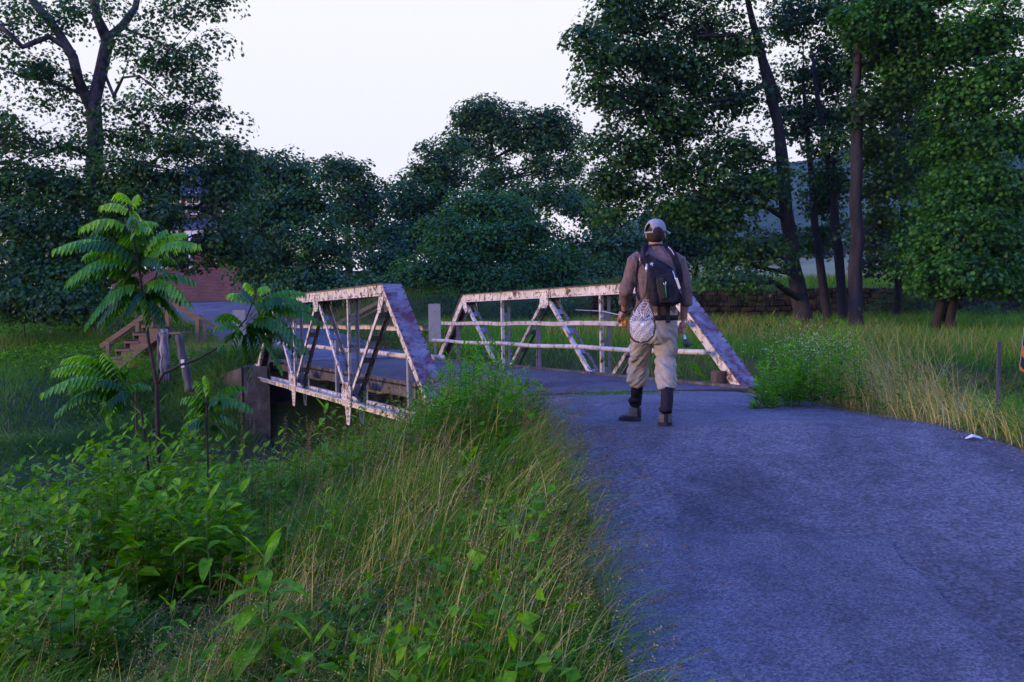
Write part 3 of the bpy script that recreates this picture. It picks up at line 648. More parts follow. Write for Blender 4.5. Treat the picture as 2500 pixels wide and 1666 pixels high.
stree('thick leaning sycamore nearest the bridge, its boughs reaching far left over the sky', Y,
      [(1955, 760, 0, .29), (1935, 640, 0, .26), (1925, 540, 0, .235), (1912, 440, 0, .21), (1895, 300, 0, .18), (1868, 180, 0, .16), (1840, 60, 0, .12), (1815, -60, 0, .06)],
      [(1430, 100, 32, 50, 40, 22), (1480, 150, 32, 60, 50, 34), (1500, 60, 32.5, 60, 40, 30), (1560, 30, 33, 90, 50, 50), (1470, 240, 32, 50, 50, 26), (1480, 330, 32.5, 35, 45, 14), (1460, 380, 32.5, 35, 30, 10),
       (1580, 140, 33, 90, 60, 70), (1570, 250, 33, 80, 60, 56), (1590, 350, 33, 90, 50, 44), (1530, 400, 33, 60, 36, 24), (1470, 450, 33, 60, 40, 26), (1560, 470, 33, 70, 40, 28), (1500, 520, 33, 60, 26, 18),
       (1680, 60, 34, 90, 70, 60), (1690, 180, 33, 90, 60, 60), (1680, 300, 33, 90, 60, 60), (1690, 420, 33, 90, 50, 50), (1660, 510, 33, 80, 36, 36), (1760, 540, 33, 80, 40, 40), (1790, 100, 34, 80, 70, 46), (1790, 240, 34, 80, 60, 44), (1800, 380, 33.5, 80, 60, 50), (1790, 470, 33, 70, 40, 36),
       (1870, 460, 33, 60, 50, 34), (1850, 620, 32.5, 80, 34, 34), (1930, 600, 34.5, 50, 30, 16), (1800, 690, 30, 60, 26, 18), (1760, 640, 33, 50, 24, 10), (1830, -40, 34, 120, 60, 50), (1640, -40, 33, 120, 50, 40)], G_dark, 21, exA, thin=lambda c: .72)
stree('slim dark sycamore just right of the thick leaning one', 35.5, [(2020, 770, 0, .16), (2000, 640, 0, .14), (1985, 500, 0, .12), (1975, 380, 0, .1), (1960, 200, 0, .05)],
      [(1960, 300, 36, 70, 60, 36), (1980, 180, 36, 80, 70, 40), (1950, 60, 36, 90, 70, 44), (2010, 450, 35.5, 70, 50, 26), (1980, 580, 36.5, 70, 40, 30), (2010, 500, 36.5, 50, 40, 20)], G_mid, 22)
stree('slender sycamore bending left, third trunk from the bridge', 35, [(2058, 770, 0, .17), (2045, 600, 0, .15), (2030, 430, 0, .13), (2000, 280, 0, .09), (1985, 140, 0, .05)],
      [(2060, 280, 36, 80, 60, 40), (2080, 150, 36, 90, 70, 46), (2070, 20, 36, 100, 70, 46), (2020, 360, 34, 50, 40, 18)], G_dark, 23, extra=[[TPt(2030, 430, 35, .08), TPt(2050, 330, 35, .07), TPt(2080, 230, 35, .04)]])
stree('straight upright sycamore with the widest clear trunk of the group', 32, [(2090, 780, 0, .235), (2092, 620, 0, .21), (2090, 450, 0, .19), (2088, 300, 0, .17), (2095, 120, 0, .12), (2100, -40, 0, .06)],
      [(2130, 370, 33, 60, 50, 26), (2150, 250, 32, 90, 70, 50), (2180, 120, 32, 100, 80, 60), (2160, 0, 32, 110, 60, 50), (2170, 460, 33, 80, 50, 36), (2150, 560, 34, 70, 44, 26), (2140, 640, 34, 50, 26, 12)], G_mid, 24)
stree('thin slanting sycamore between the straight one and the low leafy boughs', 36, [(2185, 780, 0, .15), (2200, 640, 0, .12), (2205, 500, 0, .1), (2215, 350, 0, .07)],
      [(2230, 340, 36, 90, 60, 44), (2260, 440, 36, 90, 50, 44), (2230, 230, 36, 90, 60, 44), (2220, 560, 36, 70, 50, 30), (2190, 650, 36, 60, 34, 16)], G_dark, 25)
Y = 31
stree('near right sycamore with low bright boughs hanging over twin dark trunks', Y, [(2318, 780, 0, .17), (2350, 680, 0, .15), (2390, 540, 0, .13), (2400, 380, 0, .15), (2395, 200, 0, .12), (2380, 40, 0, .08)],
      [(2290, 600, 30.0, 90, 50, 44), (2380, 560, 29.5, 90, 60, 56), (2470, 600, 30.0, 80, 60, 46), (2270, 680, 30.0, 60, 40, 26), (2360, 670, 29.0, 90, 46, 48), (2460, 690, 29.5, 70, 40, 34), (2400, 450, 30.0, 100, 60, 56), (2480, 480, 30.0, 60, 60, 30), (2310, 500, 30.5, 80, 40, 30),
       (2330, 380, 31.0, 90, 50, 40), (2440, 330, 30.0, 90, 60, 50), (2330, 260, 31.0, 100, 60, 50), (2440, 200, 30.0, 100, 70, 56), (2300, 130, 31.0, 100, 70, 56), (2200, 60, 31.0, 90, 60, 50), (2100, 60, 31.0, 70, 50, 30), (2410, 70, 30.0, 110, 70, 60), (2250, -20, 31.0, 140, 50, 50), (2440, -40, 30.0, 100, 50, 30), (2220, 190, 31.5, 60, 40, 18)], G_bright, 26,
      extra=[[TPt(2284, 800, Y, .15), TPt(2312, 680, Y, .12), TPt(2345, 560, Y, .10), TPt(2350, 460, Y, .06)]], per=30, leaf=.19, csig=.38)
# ------------------------------------------------------------------ background built things
def brickmat(name, c1, c2, mortar, scale=1.0):
    m = mat(name, c1, .9, .2); b = N(m, 'ShaderNodeTexBrick'); b.inputs['Scale'].default_value = scale
    mp = N(m, 'ShaderNodeMapping'); mp.inputs['Rotation'].default_value = (R(90), 0, 0); L(m, coords(m), mp.inputs[0]); L(m, mp.outputs[0], b.inputs['Vector'])
    b.inputs['Brick Width'].default_value = .24; b.inputs['Row Height'].default_value = .085; b.inputs['Mortar Size'].default_value = .012
    b.inputs['Color1'].default_value = (*c1, 1); b.inputs['Color2'].default_value = (*c2, 1); b.inputs['Mortar'].default_value = (*mortar, 1)
    n = tex(m, .8, 5, .6, coords(m)); L(m, mixc(m, .5, b.outputs[0], ramp(m, n, [(.35, (.5, .45, .5)), (.65, (1.1, 1, 1))]), 'MULTIPLY'), bsdf(m).inputs['Base Color']); return m
m_brick = brickmat('red_brick', (.17, .07, .065), (.10, .045, .045), (.18, .135, .13))
m_white = noisy('white_trim_paint', (.72, .72, .72), (.62, .62, .62), 3)
m_slate = noisy('blue_grey_shingles', (.06, .065, .09), (.04, .045, .07), 14, .8, .4, .01)
m_glass = mat('window_glass', (.02, .025, .03), .08, .6)
Yw = 60.5
a = P(418, 722, Yw); b = P(652, 722, Yw); t_ = P(500, 655, Yw).z
bw = empty('brick_wall', (a.x, Yw, a.z-.3), 'long purplish red brick retaining wall where the lane turns', 'wall')
mb = MB(); mb.abox(a.x-3.5, b.x, Yw, Yw+.4, 2.3, t_-.08); mb.build('brickwork', [m_brick], bw)
mb = MB(); mb.abox(a.x-3.52, b.x+.03, Yw-.04, Yw+.44, t_-.078, t_); mb.build('coping', [noisy('coping_brick', (.2, .09, .08), (.13, .06, .06), 5)], bw)
lawn_z = t_-.12
mb = MB(); mb.add([(a.x-14, Yw+.35, lawn_z), (b.x+2, Yw+.35, lawn_z), (b.x+2, Yw+40, lawn_z+1.5), (a.x-14, Yw+40, lawn_z+1.5)], [(0, 1, 2, 3)])
o = mb.build('lawn', [m_soil]); tag(o, kind='structure')
# house
Yh = 78; zg = lawn_z+.6
hx0 = P(395, 600, Yh).x; hx1 = P(640, 600, Yh).x; ze = P(450, 482, Yh).z; zt = P(450, 405, Yh+4).z
ho = empty('brick_house', ((hx0+hx1)/2, Yh, zg), 'two storey brick house with blue grey roof and white porch, seen through the branches', 'house')
mb = MB(); mb.abox(hx0, hx1, Yh, Yh+8, zg-.5, ze); mb.build('wall', [m_brick], ho)
mb = MB(); c0, c1, c2, c3 = (hx0-.5, Yh-.6, ze), (hx1+.5, Yh-.6, ze), (hx1+.5, Yh+8.6, ze), (hx0-.5, Yh+8.6, ze); r0, r1 = (hx0+1.2, Yh+4, zt), (hx1-1.2, Yh+4, zt)
mb.add([c0, c1, c2, c3, r0, r1, ], [(0, 1, 5, 4), (1, 2, 5), (2, 3, 4, 5), (3, 0, 4), (3, 2, 1, 0)]); rf = mb.build('roof', [m_slate], ho)
mb = MB(); mb.abox(hx1-2.2, hx1-1.4, Yh+3.6, Yh+4.4, zt-.8, zt+1.1); mb.build('chimney', [m_brick], rf)
for px, pz in ((471, 498), (560, 498), (425, 498)):
    p = P(px, pz, Yh-.05); mb = MB(); w2, h2 = .55, .85
    for q in ((-w2, w2, h2-.1, h2), (-w2, w2, -h2, -h2+.1), (-w2, -w2+.12, -h2, h2), (w2-.12, w2, -h2, h2), (-w2, w2, -.04, .04), (-.03, .03, -h2, h2)):
        mb.abox(p.x+q[0], p.x+q[1], Yh-.12, Yh-.01, p.z+q[2], p.z+q[3])
    wf = mb.build('window', [m_white], ho); mb = MB(); mb.abox(p.x-w2+.1, p.x+w2-.1, Yh-.03, Yh-.005, p.z-h2+.08, p.z+h2-.08); mb.build('pane', [m_glass], wf)
zp = P(450, 562, Yh-2.5).z; mb = MB()
mb.add([(hx0-.3, Yh-2.8, zp), (hx1+.3, Yh-2.8, zp), (hx1+.3, Yh-.02, zp+1.1), (hx0-.3, Yh-.02, zp+1.1), (hx0-.3, Yh-2.8, zp-.05), (hx1+.3, Yh-2.8, zp-.05), (hx1+.3, Yh-.02, zp-.05), (hx0-.3, Yh-.02, zp-.05)],
       [(0, 1, 2, 3), (7, 6, 5, 4), (0, 4, 5, 1), (1, 5, 6, 2), (3, 7, 4, 0)]); mb.build('porch_roof', [m_slate], ho)
mb = MB(); mb.abox(hx0-.25, hx1+.25, Yh-2.75, Yh-2.6, zp-.35, zp-.055); mb.build('porch_beam', [m_white], ho)
for px in (405, 465, 528, 590):
    p = P(px, 600, Yh-2.67); mb = MB(); mb.tube([(p.x, Yh-2.67, zg-.2), (p.x, Yh-2.67, zp-.36)], [.15, .12], 12); mb.build('porch_column', [m_white], ho)
mb = MB(); mb.abox(P(440, 600, Yh).x-.5, P(440, 600, Yh).x+.5, Yh-.06, Yh-.004, zg, zg+2.1); mb.build('door', [mat('door_dark', (.03, .03, .04), .5)], ho)

# wooden stile steps on the far bank
m_wood = noisy('tan_timber', (.22, .145, .085), (.15, .098, .058), 5, .85, .3, .005, stretch=(.3, .3, 3))
Ys = 25.5
st = empty('wooden_steps', tuple(P(300, 905, Ys)), 'tan timber steps climbing over the fence by the old posts', 'steps')
wd = 1.0
def SP(px, py, dy=0): p = P(px, py, Ys); return Vector((p.x, Ys+dy, p.z))
stp = []
for i in range(5):
    x = 262+i*21.5; y = 873-i*19.2; stp.append((x, y))
    mb = MB(); p0 = SP(x-3, y); p1 = SP(x+34, y); mb.abox(p0.x, p1.x, Ys-.02, Ys+wd, p0.z-.045, p0.z); mb.build('step', [m_wood], st)
    if i < 4:
        mb = MB(); mb.abox(SP(x+20, y).x, SP(x+22, y).x, Ys+.01, Ys+wd-.02, SP(0, y).z+.0, SP(0, y-17.5).z); mb.build('riser', [m_wood], st)
for dy in (0, wd-.06):
    poly = []
    for i, (x, y) in enumerate(stp):
        poly += [SP(x+12, y+19 if i == 0 else y+19.5), SP(x+12, y+2.2)]
    poly = [SP(274, 905)] + poly[1:] + [SP(386, 799), SP(386, 826), SP(290, 903)]
    seen = []; 
    for q in poly:
        if not seen or (q-seen[-1]).length > .01: seen.append(q)
    mb = MB(); mb.plate([q + Vector((0, dy+.03, 0)) for q in seen], (0, 1, 0), .05); mb.build('stringer', [m_wood], st)
def rail(parent, pts, dy, w=.1): 
    mb = MB()
    for p, q in zip(pts[:-1], pts[1:]): mb.beam(SP(*p, dy), SP(*q, dy), (0, 1, 0), .05, w)
    return mb.build('hand_rail', [m_wood], parent)
rail(st, [(204, 850), (285, 793), (365, 737), (396, 737)], wd+.05, .12); rail(st, [(212, 858), (290, 803)], wd+.12, .05)
rail(st, [(396, 737), (430, 757), (478, 792)], wd-.3, .14); rail(st, [(440, 770), (490, 806)], wd+.5, .08)
for px, y0, y1, dy in ((372, 742, 800, -.03), (376, 742, 900, wd), (463, 780, 835, wd-.35), (478, 790, 838, wd-.3), (225, 838, 905, wd), (300, 785, 900, wd)):
    mb = MB(); mb.beam(SP(px, y0, dy), SP(px, y1, dy), (0, 1, 0), .09, .09); mb.build('post', [m_wood], st)
mb = MB(); p0 = SP(378, 799); p1 = SP(440, 812); mb.abox(p0.x, p1.x, Ys-.03, Ys+wd, p1.z-.04, p1.z+.005); mb.build('landing', [m_wood], st)

Ys = 33
st2 = empty('wooden_handrail', tuple(P(900, 830, Ys)), 'sloping tan timber handrail across the lane, seen through the left truss', 'handrail')
rail(st2, [(815, 795), (945, 727)], 0, .12); rail(st2, [(822, 806), (950, 740)], .08, .05)
for px, y0, y1 in ((941, 728, 800), (822, 792, 850)):
    mb = MB(); mb.beam(SP(px, y0, .1), SP(px, y1, .1), (0, 1, 0), .1, .1); mb.build('post', [m_wood], st2)
Ys = 25.5
# old gate posts
m_oldwood = noisy('bleached_wood', (.28, .25, .25), (.06, .045, .04), 7, .9, .8, .02, stretch=(2.2, 2.2, .22), lo=.42, hi=.6)
m_darkwood = noisy('dark_wet_wood', (.05, .045, .045), (.12, .11, .11), 9, .85, .8, .02, stretch=(2, 2, .25))
def oldpost(name, label, top, bot, Y, r, m, flat=1):
    a = P(*top, Y); b = P(*bot, Y); o = empty(name, (b.x, Y, b.z-.3), label, 'post')
    mb = MB(); pts = [a.lerp(b, t) + Vector((noise.noise(Vector((t*4, r*30, 1)))*.04, 0, 0)) for t in np.linspace(0, 1.05, 12)]
    mb.tube(pts, [r*(.92+.12*math.sin(i*1.9))*(1+.25*(i/11)) for i in range(12)], 9, 0, flat=flat, seed=r*50); mb.build('shaft', [m], o)
    return o
o = oldpost('fence_post', 'split grey weathered post with a dark knot hole beside the steps', (400, 803), (402, 925), 23.5, .105, m_oldwood)
p = P(402, 812, 23.38); mb = MB(); mb.rivet(p, (0, -1, 0), .035); mb.build('knot_hole', [m_darkwood], o)
o = oldpost('fence_post', 'dark leaning post with a patch of peeled white bark', (436, 818), (463, 950), 23, .095, m_darkwood)
a_ = P(446, 888, 22.9); mb = MB(); mb.box(a_, Vector((.035, 0, 0)), Vector((0, .02, 0)), Vector((0, 0, .09))); mb.build('bark_patch', [m_white], o)
oldpost('fence_post', 'short thin brown post leaning just left of the grey weathered post', (386, 815), (388, 905), 24.2, .05, m_darkwood)
# stump by the right truss
p = P(1754, 940, 14.9); p.z = max(p.z, h1(p.x, p.y)); o = empty('tree_stump', (p.x, 14.9, p.z-.1), 'squat dark brown sawn post stump at the foot of the right truss', 'stump')
tp = P(1756, 906, 14.9)
mb = MB(); mb.tube([(p.x, 14.9, p.z-.3), (p.x+.01, 14.9, tp.z-.02), (p.x+.01, 14.9, tp.z)], [.125, .115, .1], 10, 0, seed=3); mb.build('wood', [noisy('stump_wood', (.06, .035, .025), (.12, .07, .05), 10, .9, .9, .03, stretch=(2, 2, .3))], o)

# dry-stone wall and bank
m_stone = mat('fieldstone', (.07, .065, .06), .95, .15)
v_ = N(m_stone, 'ShaderNodeTexVoronoi'); v_.inputs['Scale'].default_value = 1; mp = N(m_stone, 'ShaderNodeMapping'); mp.inputs['Scale'].default_value = (2.2, 2.2, 5); L(m_stone, coords(m_stone), mp.inputs[0]); L(m_stone, mp.outputs[0], v_.inputs['Vector'])
L(m_stone, mixc(m_stone, .6, ramp(m_stone, v_.outputs['Color'], [(.2, (.015, .013, .013)), (.8, (.045, .04, .037))]), ramp(m_stone, tex(m_stone, 8, 5, .7, coords(m_stone)), [(.3, (.012, .012, .009)), (.7, (.05, .05, .04))])), bsdf(m_stone).inputs['Base Color'])
bump(m_stone, v_.outputs['Distance'], 1, -.12)
rows = []; rngs = random.Random(4); sw = empty('stone_wall', (12, 38, 1.2), 'low dark dry-stone wall holding up the grassy bank behind the sycamores', 'wall')
mb = MB()
for r in range(7):
    x = 3.0; z0 = 1.0+r*.2
    while x < 24:
        wdt = rngs.uniform(.25, .65); dz = rngs.uniform(.16, .215); j = rngs.uniform(-.05, .05)
        c = Vector((x+wdt/2, 38.35+j, z0+.09+.1*noise.noise(Vector((x*.3, 0, 0))))); mb.box(c, Vector((wdt/2-.008, rngs.uniform(-.02, .02), rngs.uniform(-.015, .015))), Vector((0, .28, 0)), Vector((rngs.uniform(-.01, .01), 0, dz/2)))
        x += wdt
mb.build('stonework', [m_stone], sw, bevel=.02)

# split-rail fence on the bank
m_fence = noisy('grey_fence_wood', (.09, .08, .075), (.05, .045, .04), 6, .9)
def rail_fence(label, x0, x1, Yf, n, pyt, pyb, nrail=2):
    a = P(x0, pyt, Yf); o = empty('rail_fence', (a.x, Yf, h1(a.x, Yf)), label, 'fence')
    pts = []
    for i in range(n):
        px = x0+(x1-x0)*i/(n-1); p = P(px, pyt, Yf+.25*math.sin(i)); g = h1(p.x, p.y); mb = MB()
        mb.tube([(p.x, p.y, g-.2), (p.x+.02, p.y, p.z)], [.06, .055], 6); mb.build('post', [m_fence], o); pts.append(p)
    for i in range(n-1):
        for j in range(nrail):
            mb = MB(); dz = Vector((0, 0, -.13-.42*j)); mb.tube([pts[i]+dz, pts[i].lerp(pts[i+1], .5)+dz+Vector((0, 0, -.03)), pts[i+1]+dz], .045, 6); mb.build('rail', [m_fence], o)
rail_fence('weathered split rail fence crossing the bank top right of the fisherman', 1640, 1960, 48, 9, 683, 700)

# far field trees, hills
m_field = noisy('hay_field', (.20, .21, .075), (.13, .165, .05), .05, .95, .2, .05)
xs_ = np.linspace(-40, 330, 90); ys_ = np.linspace(62, 420, 90)
def HF(x, y): return H(x, y)+.12+.02*(y-62)*sm(62, 200, y)*sm(0, 30, x)
o = grid_mesh('hay_field', xs_, ys_, HF, m_field); tag(o, kind='structure')
m_hill = noisy('wooded_hill', (.02, .055, .022), (.045, .09, .03), .06, 1, 1, 3, spec=0)
xs_ = np.linspace(-200, 960, 320); ys_ = np.concatenate([np.linspace(430, 900, 90), np.linspace(905, 980, 6)])
def HH(x, y):
    rx = (x/np.maximum(y, 1))
    ridge = np.interp(rx, [-.2, .05, .14, .22, .30, .38, .46, .55, .9], [18, 24, 46, 62, 70, 84, 88, 70, 50])
    prof = sm(420, 900, y); ridge = ridge*1.75
    return 6 + ridge*prof + 2.2*(np.abs(np.sin(x*.31+np.sin(y*.2)*2)*np.cos(y*.27+x*.11)))*prof + 1.2*nz(x, y, .9) + 3*nz(x, y, .05)
o = grid_mesh('hills', xs_, ys_, HH, m_hill); tag(o, kind='structure')
G_haz = leafmat('hedgerow_leaves', [(.02, .055, .025), (.03, .075, .03)], trans=.2)
gf = 'trees across the hay field'
for i, (px, Yf, pb, tp_, w) in enumerate([(1700, 170, 668, 600, 34), (1760, 210, 662, 612, 40), (1860, 150, 672, 575, 46), (1925, 190, 660, 590, 50), (2010, 165, 668, 590, 44), (2120, 180, 668, 560, 60), (1985, 300, 640, 585, 50), (1830, 260, 640, 596, 44), (2240, 170, 670, 575, 60), (2370, 190, 660, 560, 66)]):
    bx = (P(px, pb, Yf)); c = (pb+tp_)/2; hgt = (pb-tp_)
    bz = float(HF(bx.x, Yf)) if Yf < 420 else 0; pz = P(px, tp_, Yf).z
    lab = ['small round tree on the pale field just right of the fisherman', 'low wide tree behind the rail fence', 'taller hazy tree seen left of the thick leaning trunk', 'full hazy tree seen between the slim trunks', 'hazy round tree seen between the slender and the straight trunks',
           'broad hazy tree right of the straight trunk', 'distant pale tree high up the field', 'distant pale tree at the top edge of the hay', 'bluish tree behind the thin slanting trunk', 'bluish tree behind the low bright boughs'][i]
    cz = bz+(pz-bz)*.58; rz = (pz-bz)*.46; rx = w/FPX*Yf
    tree('field_tree', lab, Vector((bx.x, Yf, bz-.2)), [(bx.x, Yf, bz-.2, .3), (bx.x, Yf, cz, .18), (bx.x, Yf, pz-.8, .05)],
         [((bx.x, Yf, cz), rx, rx, rz, 50), ((bx.x-rx*.5, Yf, cz-rz*.3), rx*.7, rx*.7, rz*.6, 24), ((bx.x+rx*.55, Yf, cz-rz*.2), rx*.6, rx*.6, rz*.6, 24)], .75, 18, [G_haz], cat='tree', group=gf, csig=1.1, seed=60+i)

# signs
m_alu = noisy('dull_aluminium', (.25, .265, .26), (.19, .20, .20), 4, .6, .1, .002)
m_galv = noisy('galvanised_post', (.20, .20, .21), (.12, .11, .11), 6, .7, .2, .004)
def panel_sign(label, px, pyt, Y, wid, hgt, lean=0, yaw=0, striped=False):
    tp = P(px, pyt, Y); cx = tp.x; zc = tp.z-hgt/2; g = h1(cx, Y)
    o = empty('marker_sign', (cx, Y, g), label, 'road sign')
    ux = Vector((math.cos(lean)*math.cos(yaw), math.sin(yaw), -math.sin(lean))).normalized(); uz = Vector((math.sin(lean), 0, math.cos(lean))); n = ux.cross(uz).normalized()
    C = Vector((cx, Y, zc)); r = .035; poly = []
    for sx, sz, a0 in ((1, 1, 0), (-1, 1, 90), (-1, -1, 180), (1, -1, 270)):
        for k in range(4):
            a = R(a0+k*30); poly.append(C + ux*(sx*(wid/2-r)+math.cos(a)*r) + uz*(sz*(hgt/2-r)+math.sin(a)*r))
    mb = MB(); mb.plate(poly, n, .004); pl_ = mb.build('panel', [m_alu], o)
    mb = MB(); ft = C - uz*(hgt/2+C.z-g+.1); q = n*(.0 if not striped else .03)
    side = n*.018 if striped else -n*.018
    mb.beam(C+uz*(hgt/2-.04)+side*1.3, ft+side*1.3, ux, .055, .025); mb.build('post', [m_galv], o)
    for z in (-.3, .3):
        mb = MB(); mb.rivet(C+uz*z*hgt-(n*.003 if striped else n*-.003)*(-1 if False else 1)-side*.2, -side, .014); mb.build('bolt', [m_galv], o)
    return o, C, ux, uz, n
panel_sign('grey back of an upright marker panel showing between the two trusses', 1060, 742, 27, .32, 1.0)
panel_sign('grey back of a marker panel half hidden by sapling leaves at the lane edge', 583, 757, 27.6, .34, .95)
o, C, ux, uz, n = panel_sign('leaning black and orange striped marker sign at the right verge', 2541, 700, 9.2, .31, .78, lean=.12, striped=True)
n = n if n.y < 0 else -n
m_or = mat('orange_reflective', (.62, .16, .015), .4, .5); m_bk = mat('black_reflective', (.012, .012, .014), .4, .5)
hw_, hh_ = .155, .39
def clip(poly, f):
    out = []
    for i in range(len(poly)):
        p, q = poly[i], poly[(i+1) % len(poly)]; fp, fq = f(p), f(q)
        if fp >= 0: out.append(p)
        if fp*fq < 0: t = fp/(fp-fq); out.append((p[0]+(q[0]-p[0])*t, p[1]+(q[1]-p[1])*t))
    return out
mbs = MB()
for i in range(-4, 5):
    c0 = i*.19; rect = [(-hw_+.006, -hh_+.006), (hw_-.006, -hh_+.006), (hw_-.006, hh_-.006), (-hw_+.006, hh_-.006)]
    sh = lambda p: p[1]+p[0]*.9
    pol = clip(clip(rect, lambda p: sh(p)-c0), lambda p: c0+.095-sh(p)); pol2 = clip(clip(rect, lambda p: sh(p)-c0-.095), lambda p: c0+.19-sh(p))
    for pl_, mi in ((pol, 0), (pol2, 1)):
        if len(pl_) > 2: mbs.add([C+ux*x+uz*z+n*.004 for x, z in pl_], [tuple(range(len(pl_)))], mi)
mbs.build('striped_face', [m_or, m_bk], o)
# thin steel post with sagging wire, litter, dead leaf
a = P(2440, 835, 10.5); b = P(2434, 985, 10.5)
o = empty('wire_fence', (b.x, 10.5, b.z), 'rusty thin steel fence post with a sagging strand of wire in the right verge', 'fence'); mb = MB(); mb.beam(a, b-Vector((0, 0, .3)), (1, 0, 0), .035, .03); mb.build('post', [m_darkwood], o)
mb = MB(); e = P(2270, 945, 14); mb.tube([a-Vector((0, 0, .22)), a.lerp(e, .5)-Vector((0, 0, .27)), e-Vector((0, 0, .1))], .006, 4); mb.build('wire', [m_darkwood], o)
p = P(2378, 1082, 8.15); p.z = h1(p.x, p.y)+.06
mb = MB(); rr = random.Random(2); mb.add([(p.x-.07, p.y, p.z), (p.x-.02, p.y-.03, p.z+.02), (p.x+.06, p.y-.02, p.z), (p.x+.07, p.y+.03, p.z+.01), (p.x, p.y+.04, p.z+.035), (p.x-.05, p.y+.04, p.z+.005)], [(0, 1, 4, 5), (1, 2, 3, 4)])
tag(mb.build('litter', [m_white]), 'crumpled scrap of white litter at the right edge of the road', 'litter')
m_dleaf = mat('brown_dead_leaf', (.10, .035, .02), .7)
def flat_leaf(px, py, s, lab):
    d_ = CAMM @ Vector(((px-1250)/FPX, (833-py)/FPX, -1)); t = 1.0
    while t < 40:
        q = EYE + d_*t
        if q.z < float(zr(q.y))+.055: break
        t += .01
    mb = MB(); mb.add([(q.x-s, q.y, q.z+.002), (q.x-s*.3, q.y-s*.35, q.z+.008), (q.x+s, q.y-.1*s, q.z+.003), (q.x+s*.2, q.y+s*.4, q.z+.014)], [(0, 1, 3), (1, 2, 3)]); tag(mb.build('fallen_leaf', [m_dleaf]), lab, 'leaf')
flat_leaf(2073, 1620, .02, 'curled brown leaf on the asphalt at the bottom right')
flat_leaf(1974, 1061, .03, 'dark scrap of leaf on the road right of the walking boots')
# ------------------------------------------------------------------ grass and weeds
def gmat(name, cols, trans=.3, rough=.55, spec=.3): return leafmat(name, cols, rough, spec*.55, trans, tcol=(1.35, 1.5, .12))
M_grass = gmat('green_grass', [(.022, .07, .002), (.052, .165, .003), (.10, .26, .005), (.21, .38, .012)])
M_meadow = gmat('meadow_grass_blades', [(.02, .085, .006), (.045, .16, .010), (.08, .23, .018), (.15, .31, .04)])
M_bush = gmat('lush_weed_leaves', [(.018, .085, .002), (.05, .20, .003), (.10, .33, .004), (.18, .46, .007)], trans=.42, rough=.45, spec=.25)
M_dry = gmat('dry_grass_straw', [(.10, .08, .018), (.22, .19, .05), (.40, .35, .11), (.54, .48, .2)], trans=.2)
M_seed = gmat('brown_seed_husks', [(.05, .03, .015), (.12, .085, .04), (.24, .19, .10)], trans=.15)
M_broad = gmat('weed_leaves', [(.016, .065, .002), (.045, .16, .002), (.095, .28, .003), (.18, .40, .005)], trans=.4, rough=.45, spec=.22)
M_stem = mat('green_stem', (.05, .09, .025), .6); M_brownstem = noisy('brown_stem', (.05, .03, .02), (.09, .06, .035), 20)
def blades(name, x, y, hgt, wid, lean, dirx, tint, m, segs=3, z=None, kindtag=None, droop=1.0):
    "ribbons curving over; dirx: heading of the lean"
    n = len(x); z = H(x, y)-.03 if z is None else z
    yaw = RNG.random(n)*math.pi; co = np.zeros((n, segs*2+1, 3)); cd_, sd_ = np.cos(dirx), np.sin(dirx)
    for i in range(segs+1):
        t = i/segs; out = lean*hgt*(t**1.9); up = hgt*(t - .42*np.clip(lean, 0, 1.4)*droop*t**2.6)
        cx = x+cd_*out; cy_ = y+sd_*out; cz = z+up; wv = wid*(1-t)**.75*(1.0 if i else .8)
        if i < segs:
            co[:, 2*i, 0] = cx-np.cos(yaw)*wv; co[:, 2*i, 1] = cy_-np.sin(yaw)*wv; co[:, 2*i, 2] = cz
            co[:, 2*i+1, 0] = cx+np.cos(yaw)*wv; co[:, 2*i+1, 1] = cy_+np.sin(yaw)*wv; co[:, 2*i+1, 2] = cz
        else: co[:, 2*i, 0] = cx; co[:, 2*i, 1] = cy_; co[:, 2*i, 2] = cz
    f = []
    for i in range(segs-1): f += [(2*i, 2*i+1, 2*i+3), (2*i, 2*i+3, 2*i+2)]
    f.append((2*segs-2, 2*segs-1, 2*segs)); f = np.array(f)
    F = f[None]+(np.arange(n)*(segs*2+1))[:, None, None]
    o = np_mesh(name, co.reshape(-1, 3), F.reshape(-1, 3), [m], np.repeat(tint, segs*2+1), True)
    return o, co[:, -1]
def pts_in(n, x0, x1, y0, y1, dens_fn, rng=RNG):
    X = []; Yy = []; tot = 0
    while tot < n:
        x = rng.uniform(x0, x1, n*2); y = rng.uniform(y0, y1, n*2); k = rng.random(n*2) < dens_fn(x, y); X.append(x[k]); Yy.append(y[k]); tot += k.sum()
        if tot == 0: break
    return np.concatenate(X)[:n], np.concatenate(Yy)[:n]
def infront(x, y, m=.06): return (np.abs(x) < .5*y+.5+m)
def roadL(x, y): return np.interp(y, *XLf) - x      # >0: left of the road
def roadR(x, y): return x - np.interp(y, *XRf) - sm(8, 13, y)*.3
def clump(x, y, s, ph=0): return .5+.5*nz(x+ph, y-ph, s)
def water_ok(x, y): return np.abs(y-YC(x)) > HWf(x)-.5
UNDER = lambda x, y: ~((y > 13.0) & (y < 26.6) & (x > -.93-.4436*(y-13.6)-.3) & (x < 3.48-.4436*(y-14.3)+.3))
def bankz(x, y): return 1

BIGP = [(P(px, 0, Y).x, Y) for px, Y in ((650, 4.7), (508, 6.2), (440, 6.6), (900, 5.2), (420, 5.2), (760, 4.3), (270, 5.3), (790, 6.4), (1150, 7.2))]
def cleared(x, y):
    f = np.ones(np.shape(x))
    for a, b in BIGP: f = f*(1-.5*np.exp(-((x-a)**2/.07+(y-b+.35)**2/.3)))
    return f
